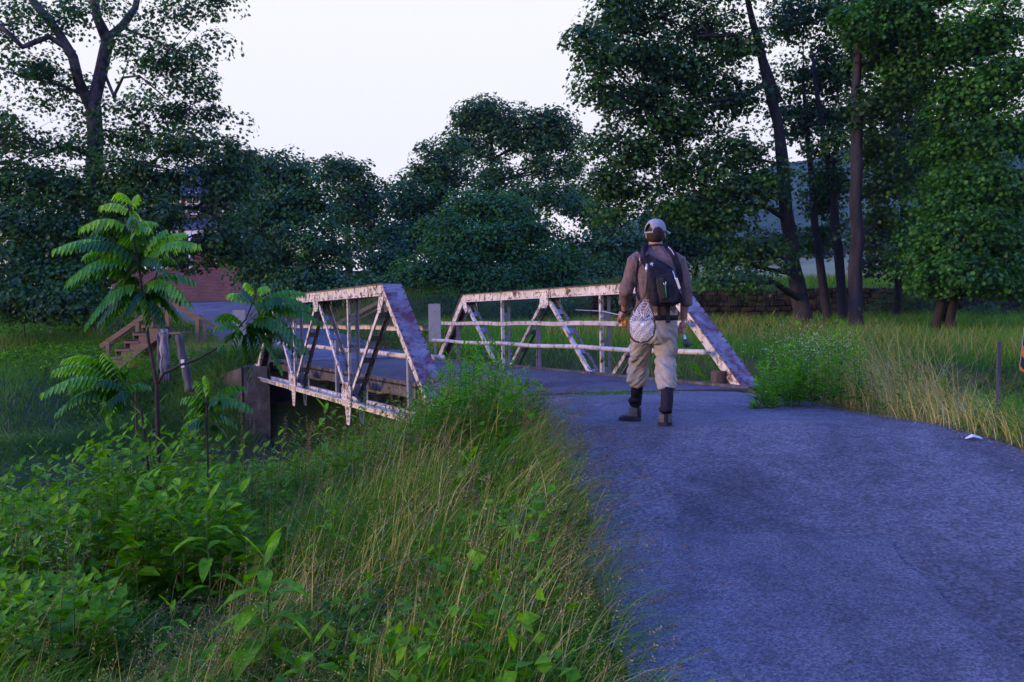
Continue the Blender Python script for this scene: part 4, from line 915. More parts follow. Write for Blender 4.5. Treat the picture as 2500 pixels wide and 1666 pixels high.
# near left verge: green under-storey, then tall mixed grass
nearok = lambda x, y: (infront(x, y) & (roadL(x, y) > -.07) & UNDER(x, y) & (np.abs(y-YC(x)) > HWf(x)-.3) & (y < YC(x))).astype(float)
x, y = pts_in(78000, -8.5, .7, 2.9, 15, lambda x, y: nearok(x, y)*np.clip(2.6/np.maximum(y, 2.6)*1.5, .18, 1)*np.where(roadL(x, y) < .0, .3, np.where(roadL(x, y) < .25, .7, 1)))
n = len(x); c = clump(x, y, 1.7); rl = roadL(x, y); edge = np.clip(.22+rl/.85, .15, 1)
xg = np.clip((x+2.6)/2.2, 0, 1)      # grassier towards the road, broad weeds to the left
hg = (.18+.42*RNG.random(n)**1.3)*(.6+.7*c)*edge*cleared(x, y)
o, _ = blades('tall_grass', x, y, hg, .0026+.0026*RNG.random(n)+.006*(RNG.random(n) < .14)*RNG.random(n), .25+.85*RNG.random(n), np.where(RNG.random(n) < .5, RNG.normal(0, .9, n), RNG.random(n)*6.28), np.clip(.12+.6*c*RNG.random(n)+.25*RNG.random(n), 0, 1), M_grass, 4)
tag(o, 'tall green grass thick on the near left verge', 'grass', kind='stuff')
# dry stalks with seed heads
x, y = pts_in(4200, -8, .55, 3.0, 14.5, lambda x, y: nearok(x, y)*np.clip(.24+1.0*np.clip((x+3.1)/2.2, 0, 1), 0, 1)*(clump(x, y, 1.3, 3) > .3)*np.clip(4.5/y, .3, 1)*np.where(roadL(x, y) < .12, .3, 1))
n = len(x); hd = cleared(x, y)*(.38+.42*RNG.random(n))*np.clip(.45+roadL(x, y)/.9, .5, 1)
ln = .15+.75*RNG.random(n)**1.4; dx = RNG.normal(-.1, .75, n); dr_t = np.clip(.3+.75*RNG.random(n), 0, 1)
o, tips = blades('dry_grass_stalks', x, y, hd, .0016+.0018*RNG.random(n), ln, dx, dr_t, M_dry, 5)
tag(o, 'dry straw coloured grass stalks among the near left verge', 'dry grass', kind='stuff')
def seedheads(name, tips, dirx, lean, size, per, m, label, rng=RNG, sc=.0095, spread=1):
    n = len(tips); idx = np.repeat(np.arange(n), per); N_ = len(idx); t = rng.random(N_); L_ = size*(.6+.8*rng.random(n))[idx]
    k = np.clip(lean[idx], 0, 1.2)
    d_ = np.stack([np.cos(dirx[idx])*k, np.sin(dirx[idx])*k, 1-1.0*k], -1); d_ /= np.linalg.norm(d_, axis=1, keepdims=True)+1e-6
    pos = tips[idx] - d_*(L_*(t-.15))[:, None] + rng.normal(size=(N_, 3))*(.002+.013*spread*np.abs(np.sin(3.1*t)))[:, None]*(.4+rng.random(n)[idx]*.9)[:, None]
    Rm = rotmats(rng.normal(size=(N_, 3)), rng.random(N_)*6.28)
    o = scatter(name, [(0, 0, 0), (-.28, .5, 0), (0, 1, 0), (.28, .5, 0)], [(0, 1, 2), (0, 2, 3)], pos, Rm, sc*(.6+.7*rng.random(N_)), np.clip(.2+.6*rng.random(N_), 0, 1), m)
    return tag(o, label, 'seed heads', kind='stuff')
kk = RNG.random(len(ln)) < .5; seedheads('brown_seed_heads', tips[~kk][::2], dx[~kk][::2], ln[~kk][::2], .085, 34, M_seed, 'thick brown seed heads over the near left verge', sc=.010, spread=.45); seedheads('grass_seed_heads', tips[kk], dx[kk], ln[kk], .09, 13, M_dry, 'feathery tan seed heads over the near left verge')
# sprawling seed stalks leaning over the asphalt edge
x, y = pts_in(420, -.35, .6, 4.6, 10.5, lambda x, y: ((roadL(x, y) > -.02) & (roadL(x, y) < .4)).astype(float)); n = len(x)
ln2 = .45+.55*RNG.random(n); dx2 = RNG.normal(-.25, .6, n)
o, tips = blades('leaning_stalks', x, y, .34+.28*RNG.random(n), .0012+.0008*RNG.random(n), ln2, dx2, .1+.5*RNG.random(n), M_dry, 6); tag(o, 'thin brown stalks arching out over the asphalt from the left', 'dry grass', kind='stuff')
seedheads('drooping_seed_heads', tips, dx2, ln2, .13, 30, M_seed, 'drooping brown seed heads hanging over the road edge', sc=.009, spread=.35)
x, y = pts_in(2600, -.5, .6, 3.2, 11, lambda x, y: ((roadL(x, y) > -.03) & (roadL(x, y) < .55)).astype(float)); n = len(x)
o, _ = blades('arching_grass', x, y, .22+.28*RNG.random(n), .0026+.002*RNG.random(n), .7+.9*RNG.random(n), RNG.normal(-.2, .7, n), .2+.8*RNG.random(n), M_grass, 6); tag(o, 'long green blades arching over the left road edge', 'grass', kind='stuff')
# low straw litter / thatch near the camera
x, y = pts_in(5000, -6, .45, 2.9, 9, lambda x, y: nearok(x, y)*(clump(x, y, 1.9, 5) > .45)*np.clip(4/y, .3, 1)); n = len(x)
o, _ = blades('thatch', x, y, .12+.2*RNG.random(n), .0016+.001*RNG.random(n), 1.3+1.2*RNG.random(n), RNG.random(n)*6.28, np.clip(RNG.random(n)*.8, 0, 1), M_dry, 3, droop=.6); tag(o, 'pale matted straw low in the near left grass', 'dry grass', kind='stuff')

# broad-leaf ground cover (left)
def cover(name, label, x, y, hgt, size, m, tint=None, tmpl=LANCE, up=1.1, z=None, rnd=.75):
    n = len(x); z = (H(x, y) if z is None else z)+hgt; nrm = RNG.normal(size=(n, 3))*rnd+np.array([[0, -.15, up]])
    t = np.clip(RNG.normal(.45, .22, n), 0, 1) if tint is None else tint
    o = scatter(name, tmpl[0], tri(tmpl[1]), np.stack([x, y, z], -1), rotmats(nrm, RNG.random(n)*6.28), size, t, m); return tag(o, label, 'ground cover', kind='stuff') if label else o
x, y = pts_in(34000, -8.5, .2, 3.0, 15.5, lambda x, y: nearok(x, y)*np.clip(1.1-np.clip((x+3.6)/1.8, 0, 1), .075, 1)*(.3+.7*(clump(x, y, 1.1, 9) > .38))*np.clip(4.5/y, .35, 1)); n = len(x)
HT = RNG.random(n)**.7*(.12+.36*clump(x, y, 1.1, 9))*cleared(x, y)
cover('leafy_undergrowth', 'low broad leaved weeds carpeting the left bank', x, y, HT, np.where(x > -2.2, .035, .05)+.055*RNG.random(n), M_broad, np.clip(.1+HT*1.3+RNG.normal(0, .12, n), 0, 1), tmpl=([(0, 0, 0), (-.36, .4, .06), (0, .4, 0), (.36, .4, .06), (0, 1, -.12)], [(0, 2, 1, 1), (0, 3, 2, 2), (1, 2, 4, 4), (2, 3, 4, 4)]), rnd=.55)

# right verge
vr = lambda x, y: ((roadR(x, y) > -.03) & (x < .5*y+2.2) & (y < 15.3) & UNDER(x, y)).astype(float)
x, y = pts_in(38000, 2.9, 10, 3.5, 15.5, lambda x, y: vr(x, y)*(roadR(x, y) < 4)); n = len(x); e = np.clip(roadR(x, y)/.8, .12, 1)
o, _ = blades('verge_grass', x, y, (.12+.55*RNG.random(n)**1.4)*e, .0035+.003*RNG.random(n), .3+.8*RNG.random(n), RNG.random(n)*6.28, np.clip(.1+.8*RNG.random(n), 0, 1), M_grass, 3); tag(o, 'green grass along the right verge', 'grass', kind='stuff')
x, y = pts_in(3600, 3.2, 7.5, 7.5, 13.5, lambda x, y: vr(x, y)*(roadR(x, y) < 2.4)*np.exp(-((x-4.35)**2/.9+(y-10.8)**2/1.3))+vr(x, y)*.09*(roadR(x, y) < 1.6)+vr(x, y)*.6*np.exp(-((x-4.6)**2+(y-8.9)**2)/.5)); n = len(x)
tall = np.exp(-((x-4.35)**2/.7+(y-10.9)**2/1.2)); ld = .25+1.0*RNG.random(n)**1.5*(1-.45*tall); dd = RNG.normal(2.7, 1.2, n)
o, tips = blades('dry_grass_tuft', x, y, (.25+.25*RNG.random(n))+1.15*tall*RNG.random(n), .0022+.002*RNG.random(n), ld, dd, np.clip(.4+.6*RNG.random(n), 0, 1), M_dry, 5); tag(o, 'tall bleached dry grass tuft on the right verge', 'dry grass', kind='stuff')
k = RNG.random(n) < .45; seedheads('tuft_seed_heads', tips[k], dd[k], ld[k], .1, 14, M_dry, 'pale seed heads on the right verge tuft')
x, y = pts_in(5000, 2.9, 6, 7.2, 13.8, lambda x, y: ((roadR(x, y) > -.12) & (roadR(x, y) < .5) & (x < .5*y+.4)).astype(float)); n = len(x)
o, _ = blades('edge_thatch', x, y, .07+.14*RNG.random(n), .002+.001*RNG.random(n), 1.2+1.2*RNG.random(n), RNG.random(n)*6.28, np.clip(RNG.random(n)*.7, 0, 1), M_dry, 3, droop=.6); tag(o, 'flattened straw along the right asphalt edge', 'dry grass', kind='stuff')

# meadow beyond the bridge on the right
x, y = pts_in(56000, -3, 26, 15.4, 38, lambda x, y: (np.abs(x) < .5*y+3)*(x > -2.4-.4436*(y-26)+0*x)*UNDER(x, y)*np.clip(20/y, .3, 1)*water_ok(x, y)); n = len(x); c = clump(x, y, .5)
o, _ = blades('meadow_grass', x, y, (.22+.34*RNG.random(n))*(.7+.6*c), .007+.007*RNG.random(n), .3+.7*RNG.random(n), RNG.random(n)*6.28, np.clip(.2+.55*c+.25*RNG.random(n), 0, 1), M_meadow, 2); tag(o, 'long green meadow grass below the right truss', 'grass', kind='stuff')
x, y = pts_in(3600, 1, 20, 16, 36, lambda x, y: (np.abs(x) < .5*y+.6)*UNDER(x, y)*water_ok(x, y)*(clump(x, y, .35, 8) > .5)); n = len(x)
o, _ = blades('meadow_stalks', x, y, .45+.35*RNG.random(n), .004+.003*RNG.random(n), .2+.5*RNG.random(n), RNG.random(n)*6.28, .2+.5*RNG.random(n), M_dry, 3); tag(o, 'thin straw stalks standing in the meadow', 'dry grass', kind='stuff')
# far left bank and lane sides
x, y = pts_in(60000, -27, -1, 18.5, 60, lambda x, y: (np.abs(x) < .5*y+.6)*(far_dist(x, y) > .05)*(y > YC(x))*(np.abs(y-YC(x)) > HWf(x)-.2)*np.clip(22/y, .2, 1)**1.3*UNDER(x, y)); n = len(x); c = clump(x, y, .55, 2)
o, _ = blades('bank_grass', x, y, (.2+.35*RNG.random(n))*(.6+.7*c), .008+.008*RNG.random(n), .3+.8*RNG.random(n), RNG.random(n)*6.28, np.clip(.1+.5*c+.3*RNG.random(n), 0, 1), gmat('bank_grass_blades', [(.03, .10, .010), (.065, .19, .016), (.11, .27, .03), (.2, .36, .06)]), 2); tag(o, 'rough green grass on the far left bank', 'grass', kind='stuff')
x, y = pts_in(16000, -20, -2, 19, 45, lambda x, y: (np.abs(x) < .5*y+.6)*(far_dist(x, y) > .2)*(y > YC(x)+HWf(x)+.1)*(clump(x, y, .6, 4) > .5)*np.clip(22/y, .2, 1)*UNDER(x, y)); n = len(x)
cover('bank_weeds', 'broad leaved weeds in patches on the far left bank', x, y, .1+.5*RNG.random(n)*clump(x, y, .6, 4), .09+.09*RNG.random(n), M_broad)
x, y = pts_in(14000, -24, -2, 19, 48, lambda x, y: (np.abs(x) < .5*y+.6)*(far_dist(x, y) > .05)*np.where(far_dist(x, y) < 3.5, 1, .4*(clump(x, y, .4, 6) > .5))*(y > YC(x)+HWf(x)+.1)*UNDER(x, y)); n = len(x)
o, _ = blades('lane_side_straw', x, y, .35+.35*RNG.random(n), .004+.003*RNG.random(n), .2+.7*RNG.random(n), RNG.random(n)*6.28, .1+.5*RNG.random(n), M_dry, 3); tag(o, 'straw coloured grass beside the far lane and over the far bank', 'dry grass', kind='stuff')
x, y = pts_in(15000, -16, -5.5, 18, 27, lambda x, y: (np.abs(x) < .5*y+.6)*((y-YC(x)) > HWf(x)-1.1)*((y-YC(x)) < HWf(x)+2.2)*UNDER(x, y)); n = len(x)
o, _ = blades('bank_reeds', x, y, .45+.5*RNG.random(n), .007+.006*RNG.random(n), .5+.9*RNG.random(n), RNG.normal(-1.6, .8, n), RNG.random(n), gmat('bluish_reeds', [(.06, .15, .05), (.11, .26, .09), (.18, .36, .15)]), 3); tag(o, 'bluish green reeds overhanging the far edge of the stream', 'reeds', kind='stuff')
# bank top and field edge right
x, y = pts_in(22000, 2, 30, 38.6, 62, lambda x, y: (np.abs(x) < .5*y+.6).astype(float)); n = len(x)
o, _ = blades('bank_top_grass', x, y, .35+.4*RNG.random(n), .012+.01*RNG.random(n), .3+.6*RNG.random(n), RNG.random(n)*6.28, np.clip(.25+.6*RNG.random(n), 0, 1), M_meadow, 2); tag(o, 'grass on top of the bank above the stone wall', 'grass', kind='stuff')
x, y = pts_in(9000, 2, 34, 44, 70, lambda x, y: (np.abs(x) < .5*y+.6).astype(float)); n = len(x)
o, _ = blades('pale_hay', x, y, .5+.4*RNG.random(n), .01+.008*RNG.random(n), .2+.6*RNG.random(n), RNG.random(n)*6.28, .25+.6*RNG.random(n), M_dry, 2); tag(o, 'pale standing hay behind the rail fence', 'hay', kind='stuff')
# tuft on the deck joint
x, y = pts_in(700, .7, 2.1, 12.6, 13.15, lambda x, y: np.exp(-((x-1.35)/.45)**2)); n = len(x)
o, _ = blades('joint_grass', x, y, .04+.09*RNG.random(n), .003+.002*RNG.random(n), .3+.9*RNG.random(n), RNG.random(n)*6.28, RNG.random(n)*.7, M_grass, 2, z=zr(y)+.02); tag(o, 'small grass tuft growing in the joint before the deck', 'grass', kind='stuff')

# grit washed along both road edges
x1_, y1_ = pts_in(2600, -.2, 1.3, 2.6, 12.5, lambda x, y: np.exp(-np.clip(-roadL(x, y), 0, 9)/.16)*(roadL(x, y) < .1))
x2_, y2_ = pts_in(1800, 2.6, 5.2, 4, 13.5, lambda x, y: np.exp(-np.clip(-roadR(x, y), 0, 9)/.2)*(roadR(x, y) < .15)*(x < .5*y+1.5))
x = np.concatenate([x1_, x2_]); y = np.concatenate([y1_, y2_]); n = len(x); zz = np.array([max(road_z(a, b), float(H(a, b))) if y_ok else 0 for a, b, y_ok in zip(x, y, y > 0)])
m_grit = mat('grit', (.1, .1, .1), .9, .2); a_ = N(m_grit, 'ShaderNodeAttribute', attribute_name='tint'); L(m_grit, ramp(m_grit, a_.outputs['Fac'], [(0, (.03, .022, .015)), (.5, (.10, .085, .07)), (1, (.3, .28, .26))]), bsdf(m_grit).inputs['Base Color'])
o = scatter('roadside_grit', [(-.5, -.4, 0), (.5, -.3, 0), (.1, .5, 0), (0, 0, .6), (-.45, .3, .2)], [(0, 1, 3), (1, 2, 3), (2, 4, 3), (4, 0, 3)], np.stack([x, y, zz+.001], -1), rotmats(np.tile([[0., 0.01, 1.]], (n, 1)), RNG.random(n)*6.28), .004+.013*RNG.random(n)**2.5, RNG.random(n), m_grit)
tag(o, 'loose grit and crumbs of asphalt along the road edges', 'gravel', kind='stuff')
# shrubs behind the foreground: undergrowth masses on the far bank
def shrub(name, label, Y, bl, leaf, per, m, seed, cat='shrub', group=None, csig=.22, tmpl=LANCE):
    b = P(bl[0][0], bl[0][1]+bl[0][4], Y); b = Vector((b.x, b.y, h1(b.x, Y)-.05)); c = P(bl[0][0], bl[0][1], Y)
    return tree(name, label, b, [(b.x, b.y, b.z, .03), (b.x, b.y, (b.z+c.z)/2, .025), (b.x, b.y, c.z, .012)], [B(*q) for q in bl], leaf, per, [m], M_brownstem, cat, group, tmpl, csig, seed=seed)
gu = 'shrubs on the far bank'
shrub('shrub', 'dark tangled shrub behind the handrail of the steps', 30, [(300, 790, 30, 70, 50, 46), (215, 740, 31, 90, 40, 50), (370, 780, 30, 50, 50, 36)], .13, 22, G_dark, 31, group=gu, csig=.3)
shrub('shrub', 'bushy shrub at the left edge of the far bank', 33, [(60, 760, 33, 110, 40, 60), (150, 720, 34, 90, 40, 50)], .14, 22, G_far, 32, group=gu, csig=.35)
shrub('shrub', 'bright leafy shrub between the steps and the stream', 23.5, [(330, 900, 23.5, 60, 36, 40), (290, 930, 23, 50, 26, 30)], .1, 22, M_broad, 33, group=gu, csig=.2)
shrub('shrub', 'low dark shrub on the lawn edge beside the brick wall', 56, [(625, 700, 56, 34, 30, 26)], .25, 22, G_far, 34, group=gu, csig=.3)
gr_ = 'shrubs on the bank above the stone wall'
shrub('shrub', 'dark shrub swallowing the wall right of the straight sycamore', 36.5, [(2240, 735, 36.5, 80, 40, 46), (2160, 750, 36.8, 40, 24, 16)], .17, 22, G_dark, 36, group=gr_, csig=.35)
shrub('shrub', 'dark shrub by the foot of the twin trunks', 36, [(2400, 770, 36, 60, 28, 24)], .17, 22, G_dark, 37, group=gr_, csig=.35)
shrub('shrub', 'dark shrub on the bank between the man and the leaning sycamore', 41, [(1740, 690, 41, 60, 24, 24), (1850, 700, 41, 50, 20, 16)], .17, 22, G_mid, 38, group=gr_, csig=.35)
shrub('shrub', 'long dark thicket under the maple, left part', 39, [(1130, 755, 39, 90, 34, 50), (1010, 765, 40, 70, 26, 34)], .2, 22, G_far, 39, group='thicket under the far trees', csig=.4)
shrub('shrub', 'long dark thicket under the maple, middle part behind the rod tip', 38.5, [(1330, 755, 38.5, 110, 34, 60)], .2, 22, G_far, 40, group='thicket under the far trees', csig=.4)
shrub('shrub', 'dark thicket straight behind the man at hip height', 38.5, [(1540, 750, 38.5, 110, 36, 60), (1660, 720, 39, 50, 24, 20)], .2, 22, G_far, 54, group='thicket under the far trees', csig=.4)
shrub('shrub', 'green weedy shrub beyond the left truss, next to the marker panel', 30, [(940, 830, 30, 60, 30, 36), (880, 815, 31, 60, 30, 30), (1010, 800, 31, 50, 30, 26)], .12, 22, G_mid, 35, group=gu, csig=.28)

# the weedy bush at the left corner of the deck and its neighbours
def upright_bush(name, label, stems, leaf_n, leaf, m, seed, group=None, cat='bush', tip=.0, tmpl=None):
    """stems: (px_base, py_base, px_top, py_top, Y)"""
    rnd = random.Random(seed); rng = np.random.default_rng(seed)
    c = stems[len(stems)//2]; b = P(c[0], c[1], c[4]); root = empty(name, (b.x, b.y, h1(b.x, b.y)), label, cat, group)
    mb = MB(); pos = []; nr = []; sp = []; sc = []; ti = []
    for (bx, by, tx, ty, Y) in stems:
        a = P(bx, by, Y); t = P(tx, ty, Y); a.z = min(a.z, h1(a.x, a.y)); Ls = (t-a).length
        bend = Vector((rnd.uniform(-.06, .06), rnd.uniform(-.06, .06), 0))
        pt = [a.lerp(t, k/6) + bend*math.sin(math.pi*k/6) for k in range(7)]
        mb.tube(pt, [.005*(1-k/8) for k in range(7)], 5, cap=False)
        if len(stems) <= 8: mb.build('stem', [M_stem], root); mb = MB()
        for j in range(leaf_n):
            q = .18+.82*(j/leaf_n)**.9; p = a.lerp(t, q)+bend*math.sin(math.pi*q); an = j*2.4+rnd.random()*.5
            out = Vector((math.cos(an), math.sin(an), .45 if q < .93 else 1.3))
            pos.append(p); out.z += rnd.uniform(-.5, .45); o3 = out.normalized(); sidev = o3.cross(Vector((0, 0, 1))).normalized(); nn = sidev.cross(o3)
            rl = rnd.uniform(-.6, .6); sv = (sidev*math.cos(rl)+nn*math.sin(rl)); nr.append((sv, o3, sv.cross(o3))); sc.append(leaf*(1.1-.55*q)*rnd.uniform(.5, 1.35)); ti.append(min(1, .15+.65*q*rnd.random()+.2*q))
    if len(stems) > 8: mb.build('stems', [M_stem], root)
    Rm = np.array([[[s.x, o.x, n.x], [s.y, o.y, n.y], [s.z, o.z, n.z]] for s, o, n in nr])
    tm = tmpl or LANCE; scatter('foliage', tm[0], tri(tm[1]), np.array(pos), Rm, np.array(sc), np.array(ti), [m], root)
    return root
BROAD = ([(0, 0, 0), (-.36, .4, .06), (0, .4, 0), (.36, .4, .06), (0, 1, -.12)], [(0, 2, 1, 1), (0, 3, 2, 2), (1, 2, 4, 4), (2, 3, 4, 4)])
OVAL = ([(0, 0, 0), (-.2, .25, .05), (0, .25, 0), (.2, .25, .05), (-.22, .6, .02), (0, .6, -.05), (.22, .6, .02), (0, 1, -.2)], LANCE[1])
rb = random.Random(9)
def stems(n, x0, x1, ytop, ybase, Y0, Y1, prof):
    out = []
    for i in range(n):
        x = x0+(x1-x0)*(i+rb.random())/n; Y = rb.uniform(Y0, Y1); out.append((x+rb.uniform(-12, 12), ybase, x, prof(x)+(rb.random()**1.1*125 if rb.random() < .8 else -rb.random()*34), Y))
    return out
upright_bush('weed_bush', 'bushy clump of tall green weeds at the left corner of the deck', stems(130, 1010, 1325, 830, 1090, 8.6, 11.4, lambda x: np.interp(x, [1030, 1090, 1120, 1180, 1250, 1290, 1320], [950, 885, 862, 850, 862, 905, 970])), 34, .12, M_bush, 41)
upright_bush('tall_weed', 'tallest spiky weed rising from the bush in front of the far truss', [(1172, 1000, 1168, 838, 10)], 60, .06, M_broad, 42, cat='weed')
upright_bush('tall_weed', 'slim dark weed at the right edge of the deck corner bush', [(1262, 1030, 1258, 862, 10.2)], 30, .06, M_broad, 43, cat='weed')
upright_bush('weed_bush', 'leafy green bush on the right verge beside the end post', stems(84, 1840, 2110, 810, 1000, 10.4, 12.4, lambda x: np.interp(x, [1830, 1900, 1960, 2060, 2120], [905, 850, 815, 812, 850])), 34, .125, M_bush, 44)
upright_bush('weed_bush', 'loose green weeds growing through the dry grass tuft at right', stems(60, 2080, 2420, 0, 1040, 9.4, 11.8, lambda x: np.interp(x, [2080, 2200, 2420], [850, 870, 960])), 20, .1, M_broad, 53)
upright_bush('tall_weed', 'tall lance leaved weed sticking up behind the right verge bush', [(1894, 900, 1886, 762, 12.5)], 16, .19, M_broad, 45, cat='weed')
upright_bush('weed_bush', 'broken green weeds in front of the left truss panel', stems(46, 690, 1010, 990, 1110, 8.6, 10.6, lambda x: np.interp(x, [680, 800, 900, 1010], [1040, 1010, 985, 975])), 18, .12, M_broad, 46)
upright_bush('reed_clump', 'sword leaved clump behind the rail right of the man', stems(30, 1660, 1780, 860, 935, 17.5, 19, lambda x: 850), 5, .5, M_broad, 47, cat='reeds')
upright_bush('dock_plant', 'dark dock plant with big bluish leaves on the right verge', stems(8, 2350, 2440, 960, 1010, 8.8, 9.2, lambda x: 960), 7, .16, M_broad, 48, cat='weed')
upright_bush('roadside_weed', 'wispy tall weed standing against the asphalt edge', [(1395, 1150, 1392, 985, 7.6), (1400, 1150, 1412, 1010, 7.6), (1385, 1150, 1372, 1030, 7.7), (1420, 1190, 1440, 1080, 7.2)], 30, .045, M_broad, 49, cat='weed')
gw = 'broad leaved weed clumps on the near bank'
for lab, n_, x0, x1, pf, Y0, Y1, lf_, tm, sd in [
    ('bluish green broad leaved clump nearest the stream water at far left', 60, -30, 200, [1165, 1130, 1100], 8.6, 10.4, .16, BROAD, 71),
    ('dense weed clump around the foot of the tall sapling', 90, 180, 480, [1085, 1040, 1030], 7.2, 9.4, .18, OVAL, 72),
    ('lush weed clump in front of the concrete bridge support', 80, 440, 720, [1030, 1060, 1075], 8.6, 10.4, .16, OVAL, 73),
    ('long leaved weed clump left of centre on the near bank', 46, 300, 600, [1190, 1150, 1190], 6.4, 7.6, .2, OVAL, 74),
    ('low weed clump at the left frame edge', 44, -30, 260, [1270, 1240, 1260], 6.8, 8.0, .15, BROAD, 75),
    ('sparse weed clump low in the bottom left corner', 30, -20, 300, [1450, 1420, 1450], 5.0, 6.0, .13, BROAD, 76)]:
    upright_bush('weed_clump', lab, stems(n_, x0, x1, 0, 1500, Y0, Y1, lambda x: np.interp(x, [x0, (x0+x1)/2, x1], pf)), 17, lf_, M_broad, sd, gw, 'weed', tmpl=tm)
# small white flowers on the right bush
pos = []
for i in range(900):
    x = rb.gauss(1990, 60); yy = rb.gauss(840, 26); pos.append(P(x, yy, rb.uniform(10.6, 12)))
o = scatter('wild_flowers', [(0, 0, 0), (-.4, .5, 0), (0, 1, 0), (.4, .5, 0)], [(0, 1, 2), (0, 2, 3)], np.array(pos), rotmats(RNG.normal(size=(900, 3)), RNG.random(900)*6.28), np.full(900, .013), RNG.random(900), [leafmat('flower_petals', [(.45, .36, .38), (.6, .55, .55)])])
tag(o, 'tiny pale blossoms over the right verge bush', 'flowers', kind='stuff')

# single lance-leaved plants in the foreground
def plant(name, label, px, top, bot, Y, L_, nl, seed, lean=0, group='lance leaved weeds in the foreground', m=None, up=.35, wide=1.0):
    rnd = random.Random(seed); a = P(px-lean, bot, Y); t = P(px, top, Y); a.z = h1(a.x, a.y)-.02; root = empty(name, tuple(a), label, 'weed', group)
    mb = MB(); pt = [a.lerp(t, k/6)+Vector((.012*math.sin(k*1.3+seed), 0, 0)) for k in range(7)]; mb.tube(pt, [.0055*(1-k/9) for k in range(7)], 6); mb.build('stem', [M_stem], root)
    vs = []; fs = []; tint = []
    for j in range(nl):
        q = .2+.8*j/max(1, nl-1); k = q*6; i = min(5, int(k)); p = pt[i].lerp(pt[i+1], k-i); an = j*2.55+seed+rnd.uniform(-.3, .3)
        top_ = q > .9; el = (1.25 if top_ else up+rnd.uniform(-.15, .2)); LL = L_*(1.05-.35*q if not top_ else .55)*rnd.uniform(.8, 1.15); W = LL*.17*wide
        h_ = Vector((math.cos(an), math.sin(an)*.8, 0)).normalized(); sd = Vector((-h_.y, h_.x, 0)); b0 = len(vs); S = 7
        for s in range(S+1):
            u = s/S; e2 = el-(1.5 if not top_ else .5)*u*u; c_ = p + h_*LL*u*math.cos(el*.6) + Vector((0, 0, LL*(math.sin(el)*u-.62*u*u*(1 if not top_ else .2)))); wv = W*math.sin(math.pi*min(1, (u*.92+.06)))**.8*(1 if u < .98 else 0)
            wave = .12*W*math.sin(s*2.3+j)
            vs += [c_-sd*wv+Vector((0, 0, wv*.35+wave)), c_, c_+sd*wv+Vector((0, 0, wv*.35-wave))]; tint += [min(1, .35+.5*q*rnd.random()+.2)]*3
        for s in range(S):
            o_ = b0+s*3; fs += [(o_, o_+1, o_+4, o_+3), (o_+1, o_+2, o_+5, o_+4)]
    np_mesh('foliage', np.array([tuple(v) for v in vs]), np.array(fs), [m or M_broad], np.array(tint), True, root)
    return root
plist = [('lone tall weed with long curved leaves at the bottom of the grass', 650, 1345, 1640, 4.7, .30, 17), ('paler weed just behind the big bottom plant, leaves spread like a cross', 508, 1225, 1470, 6.2, .24, 12),
         ('weed with folded tip leaves left of the cross shaped one', 440, 1215, 1420, 6.6, .22, 12), ('tall weed with a star of leaves near the water', 270, 1020, 1270, 8.4, .28, 18), ('broad leaved upright weed right of the sapling stem', 372, 1010, 1200, 8.2, .34, 12),
         ('weed with wide leaves in the middle of the left bank', 410, 1100, 1250, 7.8, .32, 10), ('slim weed rising before the dark under the bridge', 790, 985, 1120, 9.5, .2, 18), ('bright weed in the grass below the truss', 790, 1215, 1330, 6.4, .18, 10),
         ('small bright weed at the centre of the verge', 1150, 1120, 1240, 7.2, .2, 9), ('stubby weed right of the bottom plant', 900, 1420, 1520, 5.2, .14, 8), ('small weed low at the bottom left corner', 60, 1560, 1640, 5.1, .14, 9), ('small weed under the cross shaped one', 420, 1480, 1580, 5.2, .16, 9),
         ('pale young weed by the water edge at far left', 90, 1090, 1170, 10.3, .2, 14), ('weed leaning over dry grass on the left', 180, 1330, 1450, 6.0, .17, 10), ('bottom weed cut by the frame beneath the big plant', 760, 1560, 1700, 4.3, .2, 9), ('dark weed half sunk in grass at lower left', 270, 1500, 1600, 5.3, .15, 9)]
for i, (lab, px, t_, b_, Y, L_, nl) in enumerate(plist): plant('lance_leaf_weed', lab, px, t_, b_, Y, L_, nl, 3+i*1.7)
# feathery goldenrod
upright_bush('feathery_weed', 'fine feathery weed in the middle of the left bank', [(350, 1440, 350, 1180, 6.6), (340, 1440, 325, 1240, 6.6), (360, 1440, 385, 1230, 6.6), (352, 1440, 366, 1290, 6.5), (345, 1440, 330, 1310, 6.5)], 80, .06, G_mid, 51, cat='weed')
upright_bush('feathery_weed', 'yellowish seeding dock weed left of the feathery one', [(150, 1460, 158, 1200, 6.7), (140, 1460, 130, 1240, 6.7), (120, 1440, 100, 1260, 6.8)], 60, .035, M_dry, 52, cat='weed')
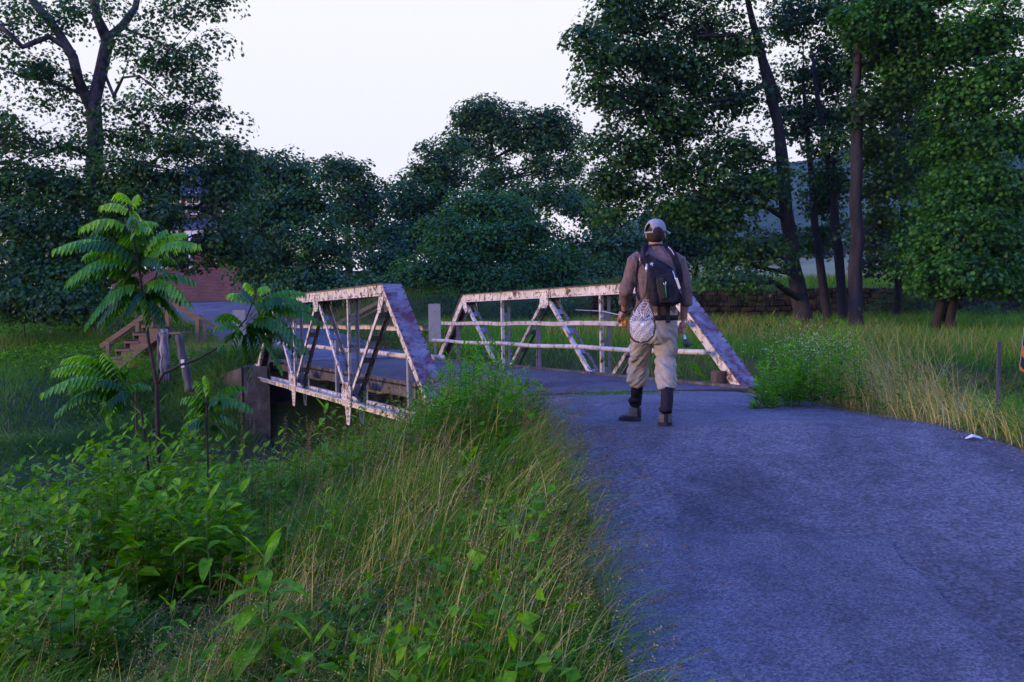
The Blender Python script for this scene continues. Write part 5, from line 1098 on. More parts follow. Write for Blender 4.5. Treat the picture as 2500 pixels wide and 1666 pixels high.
# tall seeding grasses with thick heads in front of the truss
gst = 'thick headed grass stalks before the bridge'
for i, (bx, by, tx, ty, Y, lab) in enumerate([(730, 1130, 770, 1030, 7.6, 'twisted dark brown seed spike leaning right in front of the bridge shadow'), (620, 1060, 590, 990, 8.5, 'pale beaded grass spike crossing the concrete'), (680, 1080, 690, 1010, 8.4, 'short reddish grass spike left of the twisted brown one'), (745, 1090, 742, 1015, 8.5, 'upright reddish grass spike before the black gap'), (960, 1090, 950, 940, 8.8, 'slender grass spike against the lower chord'), (1010, 1080, 1030, 925, 8.6, 'grass spike bending right by the end post'), (1240, 1100, 1300, 1000, 7.8, 'grass spike reaching over the road beside the bush')]):
    a = P(bx, by, Y); t = P(tx, ty, Y); a.z = h1(a.x, a.y); root = empty('grass_spike', tuple(a), lab, 'grass stalk', gst); mb = MB()
    pt = [a.lerp(t, k/8)+Vector((.03*math.sin(k*.7+i), 0, 0)) for k in range(9)]; mb.tube(pt, .0016, 4); mb.build('stalk', [M_brownstem], root)
    idx = 160; tt = RNG.random(idx)*.3+.7; pos = np.array([tuple(pt[min(7, int(q*8))].lerp(pt[min(7, int(q*8))+1], q*8-min(7, int(q*8)))) for q in tt])+RNG.normal(size=(idx, 3))*.006
    scatter('seed_head', [(0, 0, 0), (-.3, .5, 0), (0, 1, 0), (.3, .5, 0)], [(0, 1, 2), (0, 2, 3)], pos, rotmats(RNG.normal(size=(idx, 3)), RNG.random(idx)*6.28), np.full(idx, .013), RNG.random(idx)*.4, [M_dry], root)

# ---------------- young tree-of-heaven with long drooping compound leaves
M_sap = leafmat('sapling_leaves', [(.013, .062, .004), (.028, .125, .005), (.075, .27, .008), (.28, .55, .02)], rough=.32, spec=.4, trans=.42)
LEAFLET = ([(0, 0, 0), (-.16, .12, .05), (0, .14, 0), (.16, .12, .05), (-.17, .45, .03), (0, .45, -.03), (.17, .45, .03), (-.11, .78, -.03), (0, .78, -.07), (.11, .78, -.03), (0, 1.05, -.16)],
           [(0, 2, 1, 1), (0, 3, 2, 2), (1, 2, 5, 4), (2, 3, 6, 5), (4, 5, 8, 7), (5, 6, 9, 8), (7, 8, 10, 10), (8, 9, 10, 10)])
def fronds(lst, Yb, rnd):
    pos, mats_, sc, ti, lines = [], [], [], [], []
    for (bx, by, tx, ty, dy, br) in lst:
        a = P(bx, by, Yb); t = P(tx, ty, Yb+dy); L_ = (t-a).length; arch = L_*.22; n_ = max(7, int(L_/.039)); pts = []
        for k in range(13):
            u = k/12; pts.append(a.lerp(t, u)+Vector((0, 0, arch*math.sin(math.pi*u**.9))))
        lines.append(pts)
        for j in range(n_*2):
            u = .14+.86*(j//2+.4*(j % 2))/n_; k = min(11, int(u*12)); p = pts[k].lerp(pts[k+1], u*12-k); d_ = (pts[k+1]-pts[k]).normalized(); side = d_.cross(Vector((0, 0, 1))).normalized()*(1 if j % 2 else -1)
            o_ = (side*.75+d_*.42+Vector((0, 0, -.75-.35*rnd.random()))).normalized(); up = Vector((0, 0, 1)); s_ = o_.cross(up).normalized(); nn = s_.cross(o_)
            pos.append(p); mats_.append([[s_.x, o_.x, nn.x], [s_.y, o_.y, nn.y], [s_.z, o_.z, nn.z]]); sc.append(.118*math.sin(math.pi*(.22+.68*u))**.6*rnd.uniform(.85, 1.12)*min(1, .55+L_*.8)); ti.append(max(0, min(1, br+rnd.uniform(-.13, .13))))
    return np.array(pos), np.array(mats_), np.array(sc), np.array(ti), lines
def infill(fr_, n, seed, s=.75):
    r_ = random.Random(seed); out = []
    for i in range(n):
        q = r_.choice(fr_); dx_, dy_ = (q[2]-q[0])*s, (q[3]-q[1])*s; a_ = r_.uniform(-.5, .5)
        out.append((q[0]+r_.uniform(-14, 14), q[1]+r_.uniform(-10, 26), q[0]+dx_*math.cos(a_)-dy_*math.sin(a_), q[1]+dy_*math.cos(a_)+dx_*math.sin(a_)+r_.uniform(0, 40), r_.uniform(-.35, .5), max(0, q[5]*.45-.05)))
    return out
def sapling(label, Y, wood, fr, seed, group=None):
    fr = fr+infill([q for q in fr if q[5] < .93], int(len(fr)*.8), seed+5)
    rnd = random.Random(seed); w0 = wood[0][0]; b = P(w0[0], w0[1], Y); root = empty('sapling', (b.x, b.y, h1(b.x, b.y)), label, 'sapling', group); mb = MB()
    for ln in wood:
        pt = [P(q[0], q[1], Y+(q[3] if len(q) > 3 else 0)) for q in ln]
        if ln is wood[0]: pt[0].z = min(pt[0].z, h1(pt[0].x, pt[0].y)-.05)
        mb.tube(pt, [q[2] for q in ln], 7)
    mb.build('stem', [noisy('sapling_bark', (.02, .013, .013), (.045, .03, .027), 25)], root)
    pos, Rm, sc, ti, lines = fronds(fr, Y, rnd); mb = MB()
    for l_ in lines: mb.tube(l_, [.0034*(1-i/16) for i in range(13)], 4, cap=False)
    mb.build('leaf_stalks', [M_stem], root)
    scatter('foliage', LEAFLET[0], tri(LEAFLET[1]), pos, Rm, sc, ti, [M_sap], root, smooth=True)
fr = [(322, 520, 240, 505, -.1, .95), (318, 515, 345, 540, .1, .9), (322, 500, 338, 475, 0, 1.0), (320, 510, 278, 478, .2, .95), (318, 560, 190, 560, -.2, .85), (318, 565, 385, 545, .1, .85), (322, 585, 372, 560, -.2, .8),
      (345, 640, 410, 560, 0, .85), (350, 650, 455, 568, .1, .95), (345, 655, 492, 600, -.1, .85), (330, 640, 125, 612, -.2, .8), (330, 640, 200, 630, .3, .6), (335, 650, 160, 690, -.3, .65), (345, 690, 155, 700, .1, .45), (345, 700, 205, 800, -.2, .6),
      (350, 700, 480, 690, .2, .55), (350, 700, 470, 750, -.2, .65), (350, 715, 400, 800, .1, .35), (350, 710, 300, 790, .3, .3), (352, 720, 450, 790, .3, .3), (345, 680, 300, 620, .3, .5), (340, 620, 285, 600, .4, .5), (350, 690, 250, 740, .2, .35), (350, 730, 365, 800, -.2, .3), (346, 650, 430, 640, .4, .45), (338, 640, 230, 660, .5, .4)]
wood = [[(387, 1060, .020), (384, 1000, .019), (383, 940, .016), (372, 880, .015), (362, 830, .013), (352, 740, .011), (342, 670, .009), (325, 580, .007), (320, 500, .005)],
        [(385, 935, .014), (400, 912, .012), (440, 892, .011), (480, 878, .010), (530, 850, .009), (570, 815, .008), (600, 780, .006), (625, 720, .005)],
        [(352, 740, .006), (375, 690, .006), (400, 620, .004), (410, 580, .004)]]
fr2 = [(622, 720, 598, 690, 0, 1.0), (624, 716, 655, 700, 0, .95), (615, 740, 552, 720, -.1, .9), (615, 745, 660, 730, .1, .8), (610, 770, 760, 750, -.1, .4), (608, 775, 745, 715, .1, .6), (605, 785, 790, 790, 0, .5), (600, 790, 755, 860, -.2, .4), (598, 790, 690, 910, .1, .35),
       (595, 800, 520, 780, .2, .5), (585, 805, 525, 800, -.2, .6), (580, 815, 530, 850, 0, .3), (590, 810, 560, 865, .2, .3), (605, 790, 640, 870, .2, .3), (600, 800, 720, 830, .3, .4)]
sapling('young sapling with long drooping feathery leaves, pale lime at its tip, on the near bank', 8.0, wood, fr+fr2, 61)
fr3 = [(300, 960, 125, 905, 0, .8), (295, 950, 250, 860, .1, .85), (300, 955, 95, 965, -.2, .7), (305, 965, 130, 1015, 0, .45), (300, 955, 370, 945, .1, .6), (300, 950, 210, 890, .2, .6), (295, 945, 150, 880, .2, .8), (310, 965, 245, 1010, .2, .35), (305, 955, 330, 900, .3, .4)]
sapling('lower sapling shoot fanning out over the stream left of the taller one', 8.1, [[(385, 1075, .012), (345, 1000, .01), (322, 975, .008), (300, 950, .006)]], fr3, 62)
fr4 = [(505, 990, 440, 975, 0, .6), (505, 985, 560, 965, 0, .65), (505, 990, 600, 945, .1, .6), (507, 1000, 620, 1000, -.1, .5), (506, 1000, 450, 1020, .1, .5), (507, 970, 500, 915, 0, .85), (506, 975, 475, 930, .1, .7), (506, 1020, 580, 1040, .1, .4), (506, 1020, 445, 1060, 0, .4)]
sapling('small third sapling standing before the concrete bridge support', 7.9, [[(512, 1250, .01), (508, 1140, .009), (505, 1040, .008), (504, 930, .004)]], fr4, 63)
# ------------------------------------------------------------------ the fisherman
YR = 8.85
def M3(zx, zy, dy=0.0): return P(1450+zx/2.6576, 500+zy/2.6576, YR+dy)
def zoff(v, dz): return Vector((v.x, v.y, v.z+dz))
def voxel(name, parts, mat_, parent, vox=.012, smooth=6, fac=.5, disp=None, sub=0, mats=None):
    "union of lofts/tubes melted into one continuous skin"
    mb = MB()
    for fn in parts: fn(mb)
    me = bpy.data.meshes.new(name+'_src'); me.from_pydata(mb.v, [], mb.f)
    bm = bmesh.new(); bm.from_mesh(me); bmesh.ops.recalc_face_normals(bm, faces=bm.faces); bm.to_mesh(me); bm.free()
    o = bpy.data.objects.new(name+'_src', me); COL.objects.link(o)
    r = o.modifiers.new('r', 'REMESH'); r.mode = 'VOXEL'; r.voxel_size = vox; r.use_smooth_shade = True
    s_ = o.modifiers.new('s', 'SMOOTH'); s_.iterations = smooth; s_.factor = fac
    dg = bpy.context.evaluated_depsgraph_get(); m2 = bpy.data.meshes.new_from_object(o.evaluated_get(dg)); m2.name = name
    bpy.data.objects.remove(o); bpy.data.meshes.remove(me)
    if disp:
        nrm = [v.normal.copy() for v in m2.vertices]
        for v, n_ in zip(m2.vertices, nrm): v.co += n_*disp(v.co)
    m2.materials.clear(); m2.update()
    oo = link(name, m2, parent, mats or [mat_]); return oo
def ell(c, rx, ry, rz, n=14, tilt=None):
    def f(mb):
        vs = []; fs = []; k = n//2
        for i in range(k+1):
            ph = math.pi*i/k
            for j in range(n):
                th = 2*math.pi*j/n; v = Vector((rx*math.sin(ph)*math.cos(th), ry*math.sin(ph)*math.sin(th), rz*math.cos(ph)))
                if tilt: v = tilt @ v
                vs.append(Vector(c)+v)
        for i in range(k):
            for j in range(n): fs.append((i*n+j, i*n+(j+1) % n, (i+1)*n+(j+1) % n, (i+1)*n+j))
        mb.add(vs, fs)
    return f
def loft(rings, n=20):
    "rings: (centre, half width x, half depth y) stacked, horizontal"
    def f(mb):
        vs = []
        for c, rx, ry in rings:
            for j in range(n):
                a = 2*math.pi*j/n; ca, sa = math.cos(a), math.sin(a)
                vs.append(Vector(c)+Vector((rx*math.copysign(abs(ca)**.85, ca), ry*math.copysign(abs(sa)**.85, sa), 0)))
        fs = [(i*n+k, i*n+(k+1) % n, (i+1)*n+(k+1) % n, (i+1)*n+k) for i in range(len(rings)-1) for k in range(n)]
        fs += [tuple(range(n-1, -1, -1)), tuple((len(rings)-1)*n+k for k in range(n))]; mb.add(vs, fs)
    return f
def limb(pts, rad, flat=1.0, n=12): return lambda mb: mb.tube(pts, rad, n, flat=flat)
def cloth(name, c1, c2, scale=30, bs=.3, stretch=None, rough=.9):
    m = noisy(name, c1, c2, scale, rough, bs, .004, spec=.15, stretch=stretch); return m
m_shirt = cloth('mauve_brown_shirt', (.19, .13, .11), (.12, .082, .073), 40)
_w = N(m_shirt, 'ShaderNodeTexWave'); _w.inputs['Scale'].default_value = 60; L(m_shirt, N(m_shirt, 'ShaderNodeTexCoord').outputs['Object'], _w.inputs['Vector'])
m_pants = cloth('khaki_trousers', (.38, .335, .27), (.28, .25, .205), 14)
m_skin = noisy('skin', (.42, .21, .15), (.34, .165, .12), 20, .55, .05, .001)
m_hair = noisy('dark_hair', (.018, .01, .008), (.035, .02, .015), 90, .7, .5, .003)
m_cap = cloth('tan_grey_cap', (.34, .33, .31), (.26, .255, .24), 22)
m_sock = cloth('black_neoprene', (.010, .008, .013), (.016, .012, .018), 30, rough=.7)
m_boot = cloth('grey_felt_boot', (.12, .105, .09), (.08, .07, .06), 26)
m_bootd = cloth('black_rubber_boot', (.016, .015, .018), (.03, .027, .028), 20, rough=.7)
m_pack = cloth('black_pack_nylon', (.012, .012, .018), (.02, .02, .028), 40, rough=.65)
m_packo = cloth('olive_pack_mesh', (.04, .04, .03), (.028, .028, .022), 60)

# landmarks (hips between the two feet)
HY = .22
foot_r = M3(462, 1466, 0); gz = foot_r.z
gl = h1(M3(250, 1400, .6).x, YR+.6)
man = empty('person', (M3(400, 1440, HY).x, YR+HY, gz), 'man seen from behind in tan cap, brown shirt and khaki trousers walking onto the bridge', 'person')
sh_l, sh_r = M3(268, 345, HY), M3(548, 352, HY)
el_l, el_r = M3(208, 560, HY+.03), M3(597, 560, HY-.02)
wr_l, wr_r = M3(198, 690, HY+.22), M3(580, 745, HY+.06)
neck = M3(402, 268, HY+.0); headc = M3(400, 190, HY+.05)
hipc = M3(402, 760, HY); 
hip_l, hip_r = M3(325, 830, HY), M3(468, 830, HY)
kn_l, kn_r = M3(293, 1020, HY+.24), M3(462, 1020, HY+.04)
an_l, an_r = M3(270, 1310, .62), M3(472, 1345, .0)

# --- body: one continuous skin (head, neck, trunk, arms, hands, legs)
body_parts = [
    ell(zoff(headc, .0), .074, .095, .108), ell(headc+Vector((0, .035, -.055)), .058, .07, .065),
    limb([neck+Vector((0, .01, -.06)), headc+Vector((0, .01, -.06))], [.068, .06]),
    ell(headc+Vector((.055, .082, -.022)), .014, .022, .02),       # nose, turned to the right
    ell(headc+Vector((.079, -.005, -.012)), .012, .022, .032), ell(headc+Vector((-.079, -.005, -.012)), .012, .022, .032),  # ears
    ell(headc+Vector((.03, .098, -.065)), .024, .012, .009),       # mouth
    ell(headc+Vector((.02, .085, .02)), .045, .018, .012),         # brow
    loft([(zoff(hipc, -.12), .13, .10), (hipc, .16, .115), (M3(402, 640, HY), .15, .105), (M3(402, 500, HY), .165, .11), (M3(402, 380, HY), .175, .105), (M3(402, 320, HY), .15, .085), (M3(402, 280, HY), .07, .06)]),
    limb([sh_l+Vector((.03, 0, -.01)), sh_l.lerp(el_l, .5), el_l, el_l.lerp(wr_l, .4), wr_l], [.055, .05, .042, .04, .028]),
    limb([sh_r+Vector((-.03, 0, -.01)), sh_r.lerp(el_r, .5), el_r, el_r.lerp(wr_r, .4), wr_r], [.055, .05, .042, .042, .029]),
    limb([hip_l, hip_l.lerp(kn_l, .5), kn_l, kn_l.lerp(an_l, .35), an_l], [.088, .075, .055, .055, .038]),
    limb([hip_r, hip_r.lerp(kn_r, .5), kn_r, kn_r.lerp(an_r, .35), an_r], [.088, .075, .055, .055, .038]),
]
def hand(wr, fwd, down, side, curl):
    "palm, four fingers of different length bent round a grip, thumb off the side of the palm"
    fwd = fwd.normalized(); side = side.normalized(); nrm = fwd.cross(side).normalized()*down
    palm = wr+fwd*.05; parts = [lambda mb: mb.box(palm, side*.038, fwd*.048, nrm*.013), ell(palm, .036, .034, .034, 10)]
    for i, (L_, o) in enumerate(((.072, -.030), (.082, -.010), (.076, .010), (.060, .029))):
        a = palm+side*o+fwd*.042; b = a+fwd*L_*.40+nrm*L_*.16*curl; c = b+fwd*L_*.10*(1-curl)+nrm*L_*.38; d = c-fwd*L_*.26*curl+nrm*L_*.14
        parts.append(limb([a, b, c, d], [.0098, .0092, .0086, .0075], n=8))
    t0 = palm-side*.036-fwd*.025; t1 = t0-side*.02+fwd*.028+nrm*.014; t2 = t1+fwd*.026+nrm*.02+side*.012
    parts.append(limb([t0, t1, t2], [.0125, .011, .009], n=8)); return parts
hl_f = Vector((-.35, .55, -.55)); hr_f = Vector((-.08, .25, -1))
body_parts += hand(wr_l, hl_f, 1, Vector((.45, .75, .45)), 1.0) + hand(wr_r, hr_f, -1, Vector((.2, 1, .25)), .9)
voxel('body', body_parts, m_skin, man, .0062, 3)
# hair round the back of the head below the cap
hair = [ell(headc+Vector((-.004, -.012, .0)), .084, .098, .098), ell(headc+Vector((-.004, -.05, -.035)), .066, .05, .05)]
hb = voxel('hair', hair, m_hair, man, .008, 2, disp=lambda c: .003*noise.noise(c*90))
bm = bmesh.new(); bm.from_mesh(hb.data)
bmesh.ops.delete(bm, geom=[v for v in bm.verts if (v.co-headc).y > .045+.2*((v.co-headc).z) or (v.co-headc).z > .06], context='VERTS'); bm.to_mesh(hb.data); bm.free()
# cap: dome of six panels, half-moon opening at the back with strap, brim pointing away to the right
capc = headc+Vector((-.002, 0, .035)); yaw = R(-48)    # facing direction turned right
fdir = Vector((math.sin(-yaw), math.cos(-yaw), 0)); sdir = Vector((fdir.y, -fdir.x, 0)); tiltv = Vector((0, 0, 1))
def capp(u, v, r=1.0):
    # u around (0 = forward), v 0 rim .. 1 top
    a = u; hgt = math.sin(v*math.pi/2); rad = math.cos(v*math.pi/2)**.75
    lobed = 1-.012*abs(math.cos(3*a))
    q = capc + (fdir*math.cos(a)*.108 + sdir*math.sin(a)*.090)*rad*r*lobed + Vector((0, 0, -.02+.118*hgt*r + .014*math.cos(a)*(1-v)))
    return q
mb = MB(); U, V = 48, 14; vs = []; fs = []
for j in range(V+1):
    for i in range(U): vs.append(capp(2*math.pi*i/U, j/V))
for j in range(V):
    for i in range(U):
        a = 2*math.pi*(i+.5)/U; back = abs(math.atan2(math.sin(a-math.pi), math.cos(a-math.pi)))
        if back < .52 and 1 <= j < 1+5.2*math.cos(back/.52*math.pi/2)**.7: continue
        fs.append((j*U+i, j*U+(i+1) % U, (j+1)*U+(i+1) % U, (j+1)*U+i))
mb.add(vs, fs, 0, True); cp = mb.build('cap', [m_cap], man)
so_ = cp.modifiers.new('s', 'SOLIDIFY'); so_.thickness = .004
mb = MB(); vs = []; fs = []; n_ = 16
for i in range(n_+1):
    a = -1.05+2.1*i/n_; inner = capp(a, 0)
    for j in range(5):
        t = j/4; ext = .07*math.cos(a*.95)**.6*t; q = inner + fdir*ext + Vector((0, 0, -.012*t-.018*t*(abs(a))**2+.006)); vs.append(q)
for i in range(n_):
    for j in range(4): o_ = i*5+j; fs.append((o_, o_+1, o_+6, o_+5))
mb.add(vs, fs, 0, True); br = mb.build('brim', [m_cap], cp); so_ = br.modifiers.new('s', 'SOLIDIFY'); so_.thickness = .004
mb = MB(); mb.rivet(capp(0, 1)+Vector((0, 0, -.001)), (0, 0, 1), .008); mb.build('cap_button', [m_cap], cp)
# glasses arm
mb = MB(); mb.tube([headc+Vector((.083, -.005, .0)), headc+Vector((.086, .05, .002)), headc+Vector((.078, .105, -.002))], .0022, 5); mb.build('glasses', [m_bootd], man)

# shirt
def wrinkle(s, amp, sx=1, sz=1): return lambda c: amp*(noise.noise(Vector((c.x*s*sx, c.y*s, c.z*s*sz)))+.5*noise.noise(Vector((c.x*s*2.3*sx, c.y*s*2.3, c.z*s*2.3*sz+5))))
cuf_l = el_l.lerp(wr_l, .62); cuf_r = M3(603, 640, HY+.0)
shirt = [loft([(M3(400, 735, HY), .178, .128), (M3(402, 690, HY), .180, .130), (M3(405, 600, HY), .176, .125), (M3(408, 500, HY), .188, .128), (M3(408, 420, HY), .2, .128), (M3(406, 370, HY), .2, .118), (M3(404, 335, HY), .165, .1), (M3(402, 305, HY+.005), .115, .085), (M3(400, 280, HY+.01), .082, .075), (M3(400, 262, HY+.015), .072, .07)], 28),
         limb([sh_l+Vector((.05, 0, .012)), sh_l+Vector((.0, 0, -.02)), sh_l.lerp(el_l, .5), el_l, cuf_l], [.06, .073, .067, .062, .05]),
         limb([sh_r+Vector((-.05, 0, .012)), sh_r+Vector((.0, 0, -.02)), sh_r.lerp(el_r, .5), el_r, cuf_r], [.06, .073, .066, .062, .052]),
         ell(cuf_l, .056, .056, .03), ell(cuf_r, .056, .056, .036), ell(cuf_l+Vector((-.03, 0, .01)), .03, .04, .026)]
voxel('shirt', shirt, m_shirt, man, .009, 4, disp=lambda c: .011*noise.noise(Vector((c.x*9+c.z*3, c.y*9, c.z*7)))+.008*noise.noise(Vector((c.x*24, c.y*20, c.z*13+c.x*12))))
# trousers: baggy, gathered over the gaiters below the knee
tl = [M3(322, 800, HY), M3(312, 880, HY+.05), M3(300, 960, HY+.12), M3(292, 1010, HY+.2), M3(285, 1080, HY+.24), M3(285, 1140, HY+.26), M3(287, 1178, HY+.27)]
tr = [M3(470, 800, HY), M3(468, 880, HY), M3(466, 960, HY+.0), M3(464, 1020, HY-.02), M3(464, 1080, HY-.05), M3(470, 1150, HY-.09), M3(474, 1204, HY-.12)]
pants = [loft([(M3(400, 905, HY), .11, .10), (M3(400, 860, HY), .182, .132), (M3(400, 800, HY), .190, .140), (M3(402, 740, HY), .186, .136), (M3(402, 690, HY), .176, .126)], 28),
         limb(tl, [.105, .102, .095, .092, .1, .096, .072], n=16), limb(tr, [.105, .104, .097, .092, .096, .092, .078], n=16),
         ell(tl[5]+Vector((-.03, -.01, .01)), .072, .07, .045), ell(tl[4]+Vector((-.025, -.02, 0)), .075, .07, .06), ell(tr[5]+Vector((0, 0, -.01)), .088, .085, .045)]
def pfold(c):
    sx_ = 1 if c.x > man.location.x else -1
    d_ = .016*noise.noise(Vector((c.x*6, c.y*6, c.z*15+sx_*c.x*18)))+.011*noise.noise(Vector((c.x*12, c.y*12, c.z*34+sx_*c.x*30)))
    zz = c.z-M3(300, 990, HY).z
    return d_ - .006*math.exp(-(zz/.012)**2)
voxel('trousers', pants, m_pants, man, .009, 3, disp=pfold)
mb = MB()
def belt_ring(mb, zy, rx, ry, h):
    c = M3(402, zy, HY); n = 32; vs = []
    for dz, rr in ((-h, 1), (h, 1)):
        for j in range(n): a = 2*math.pi*j/n; vs.append(c+Vector((rx*rr*math.copysign(abs(math.cos(a))**.85, math.cos(a)), ry*rr*math.copysign(abs(math.sin(a))**.85, math.sin(a)), dz)))
    mb.add(vs, [(j, (j+1) % n, n+(j+1) % n, n+j) for j in range(n)], 0, True)
belt_ring(mb, 735, .194, .146, .022); bl_ = mb.build('belt', [m_sock], man); s_ = bl_.modifiers.new('s', 'SOLIDIFY'); s_.thickness = .006
# gaiters and boots
gl_pts = [M3(284, 1150, HY+.26), M3(276, 1230, HY+.33), M3(268, 1300, .60)]; gr_pts = [M3(474, 1180, HY-.12), M3(474, 1260, .05), M3(468, 1350, .02)]
voxel('gaiter', [limb(gl_pts, [.056, .054, .056]), ell(M3(262, 1270, .56), .062, .064, .03)], m_sock, man, .008, 2, disp=wrinkle(22, .004))
voxel('gaiter', [limb(gr_pts, [.058, .056, .055]), ell(M3(462, 1330, .02), .06, .064, .034)], m_sock, man, .008, 2, disp=wrinkle(22, .004))
def boot(ank, toe, g, lift, side_out, name='boot'):
    "ankle point, toe direction (horizontal), ground height"
    t = toe.normalized(); s = Vector((t.y, -t.x, 0)); heel = Vector((ank.x, ank.y, g+lift))
    bp = [limb([ank+Vector((0, 0, .02)), Vector((ank.x, ank.y, g+lift+.1)), heel+Vector((0, 0, .05))], [.058, .062, .058]),
          limb([heel+Vector((0, 0, .045))-t*.02, heel+t*.08+Vector((0, 0, .045)), heel+t*.17+Vector((0, 0, .035-lift*.55)), heel+t*.215+Vector((0, 0, .03-lift*.7))], [.052, .056, .054, .042]),
          ell(heel+Vector((0, 0, .028))-t*.02, .046, .05, .034)]
    b = voxel(name, bp, m_boot, man, .008, 3, mats=[m_boot, m_bootd])
    for p_ in b.data.polygons:
        z = p_.center.z-(g+lift); dd = (p_.center-heel).dot(t); sd_ = abs((p_.center-heel).dot(s))
        if z < .07 or (dd < -.03 and sd_ < .02): p_.material_index = 1
    mb = MB(); pl_ = []
    for k in range(20):
        a = 2*math.pi*k/20; f_ = math.cos(a)*.125; w_ = math.sin(a)*(.05 if math.cos(a) > 0 else .043); q = heel+t*(.085+f_)+s*w_; q.z = g+lift-lift*.75*max(0, (.085+f_)/.21)+.012; pl_.append(q)
    mb.add([p-Vector((0, 0, .014)) for p in pl_]+[p+Vector((0, 0, .008)) for p in pl_], [tuple(range(19, -1, -1)), tuple(range(20, 40))]+[(i, (i+1) % 20, 20+(i+1) % 20, 20+i) for i in range(20)])
    mb.build('sole', [m_bootd], b); return b
boot(M3(268, 1330, .60), Vector((-.5, .85, 0)), gl, .03, 1)
boot(M3(464, 1370, .03), Vector((.05, 1, 0)), gz, .004, 1)
# wristband
mb = MB(); d_ = (wr_l-el_l).normalized(); mb.tube([wr_l-d_*.022, wr_l-d_*.006], .0335, 16); mb.build('wristband', [m_bootd], man)

# --- sling pack
BK = HY-.13
pack = empty('backpack', tuple(M3(450, 520, BK)), 'black sling pack worn across the back of the man, with olive mesh pocket and clips', 'backpack')
def rounded(poly, dy, th):
    def f(mb):
        mb.plate([M3(x, y, dy) for x, y in poly], (0, 1, 0), th)
    return f
voxel('main_pouch', [rounded([(340, 378), (402, 362), (505, 425), (572, 575), (566, 632), (520, 655), (380, 655), (352, 600)], BK-.035, .10), rounded([(352, 395), (400, 385), (490, 440), (545, 570), (540, 625), (385, 630)], BK-.07, .06)], m_pack, pack, .009, 8, disp=wrinkle(16, .006))
voxel('front_pocket', [rounded([(400, 470), (498, 438), (552, 560), (548, 618), (520, 640), (425, 640)], BK-.115, .06)], m_pack, pack, .009, 7, disp=wrinkle(18, .005))
voxel('mesh_pocket', [rounded([(402, 486), (450, 470), (468, 520), (474, 612), (440, 618), (414, 570)], BK-.15, .022)], m_packo, pack, .007, 4)
def strap(name, pts, wdt, m, nrm=(0, -1, 0), th=.008, pr=pack):
    mb = MB(); n_ = Vector(nrm)
    dens_ = []
    for i in range(len(pts)-1):
        for t in (0, .5): dens_.append(pts[i].lerp(pts[i+1], t))
    dens_.append(pts[-1]); vs = []
    for i, p in enumerate(dens_):
        d_ = (dens_[min(i+1, len(dens_)-1)]-dens_[max(0, i-1)]).normalized(); s_ = d_.cross(n_).normalized()*wdt/2
        vs += [p-s_-n_*th/2*-1, p+s_-n_*th/2*-1, p+s_-n_*th/2, p-s_-n_*th/2]
    fs = []
    for i in range(len(dens_)-1):
        for k in range(4): fs.append((i*4+k, i*4+(k+1) % 4, i*4+4+(k+1) % 4, i*4+4+k))
    fs += [(3, 2, 1, 0), tuple(len(dens_)*4-4+k for k in range(4))]
    mb.add(vs, fs, 0); return mb.build(name, [m], pr)
o = voxel('shoulder_strap', [limb([M3(345, 275, HY+.02), M3(318, 300, HY-.085), M3(315, 345, BK+.0), M3(345, 400, BK-.01)], [.045, .05, .048, .04], flat=.42)], m_pack, pack, .008, 4)
strap('cross_strap', [M3(345, 330, BK-.005), M3(400, 360, BK-.03), M3(450, 388, BK-.03), M3(505, 425, BK-.02)], .035, m_pack)
strap('cross_strap', [M3(452, 262, HY+.02), M3(490, 290, HY-.075), M3(520, 330, BK+.03), M3(548, 400, BK+.03), M3(560, 500, BK+.04)], .05, m_pack)
strap('cross_strap', [M3(350, 268, HY-.055), M3(400, 258, HY-.075), M3(455, 262, HY-.05)], .014, m_pack)
strap('side_strap', [M3(290, 360, BK+.02), M3(276, 460, BK+.07), M3(274, 560, BK+.06), M3(300, 640, BK+.04)], .02, m_pack)
strap('hanging_strap', [M3(478, 640, BK-.05), M3(480, 700, BK-.015), M3(482, 768, BK-.02)], .036, m_pack)
strap('hanging_strap', [M3(422, 640, BK-.03), M3(424, 690, BK-.015), M3(424, 745, BK-.015)], .03, m_pack)
m_silver = mat('bright_metal', (.75, .75, .78), .3, .5, .6); m_greenc = mat('green_cord', (.03, .22, .05), .6)
mb = MB(); mb.tube([M3(512, 432, BK-.095), M3(528, 480, BK-.13), M3(548, 530, BK-.13), M3(566, 578, BK-.10)], .0045, 6); mb.build('reflective_piping', [m_silver], pack)
mb = MB(); mb.beam(M3(534, 476, BK-.137), M3(556, 545, BK-.137), (1, 0, 0), .02, .008); mb.build('reflective_tab', [m_silver], pack)
mb = MB(); mb.tube([M3(452, 508, BK-.168), M3(456, 520, BK-.172), M3(464, 520, BK-.172), M3(467, 508, BK-.168), M3(464, 500, BK-.168)], .0032, 6); mb.build('carabiner', [m_silver], pack)
mb = MB(); mb.tube([M3(463, 520, BK-.17), M3(467, 560, BK-.175), M3(473, 604, BK-.17)], .0048, 6); mb.build('green_loop', [m_greenc], pack)
mb = MB(); c_ = M3(377, 388, BK-.103)
for a0, a1, r_ in ((20, 200, .011), (250, 300, .008)):
    mb.tube([c_+Vector((math.cos(R(a))*r_, 0, math.sin(R(a))*r_)) for a in range(a0, a1+1, 20)], .0042, 6)
mb.tube([c_+Vector((0, 0, .002)), c_+Vector((.006, 0, -.014))], .004, 6); mb.build('white_emblem', [m_white], pack)
mb = MB(); mb.tube([M3(298, 345, BK-.045), M3(296, 368, BK-.045)], .003, 5); mb.build('strap_trim', [m_white], pack)
mb = MB(); mb.tube([M3(482, 274, HY-.08), M3(505, 298, HY-.085), M3(520, 325, BK-.0)], .003, 5); mb.build('strap_trim', [m_white], pack)

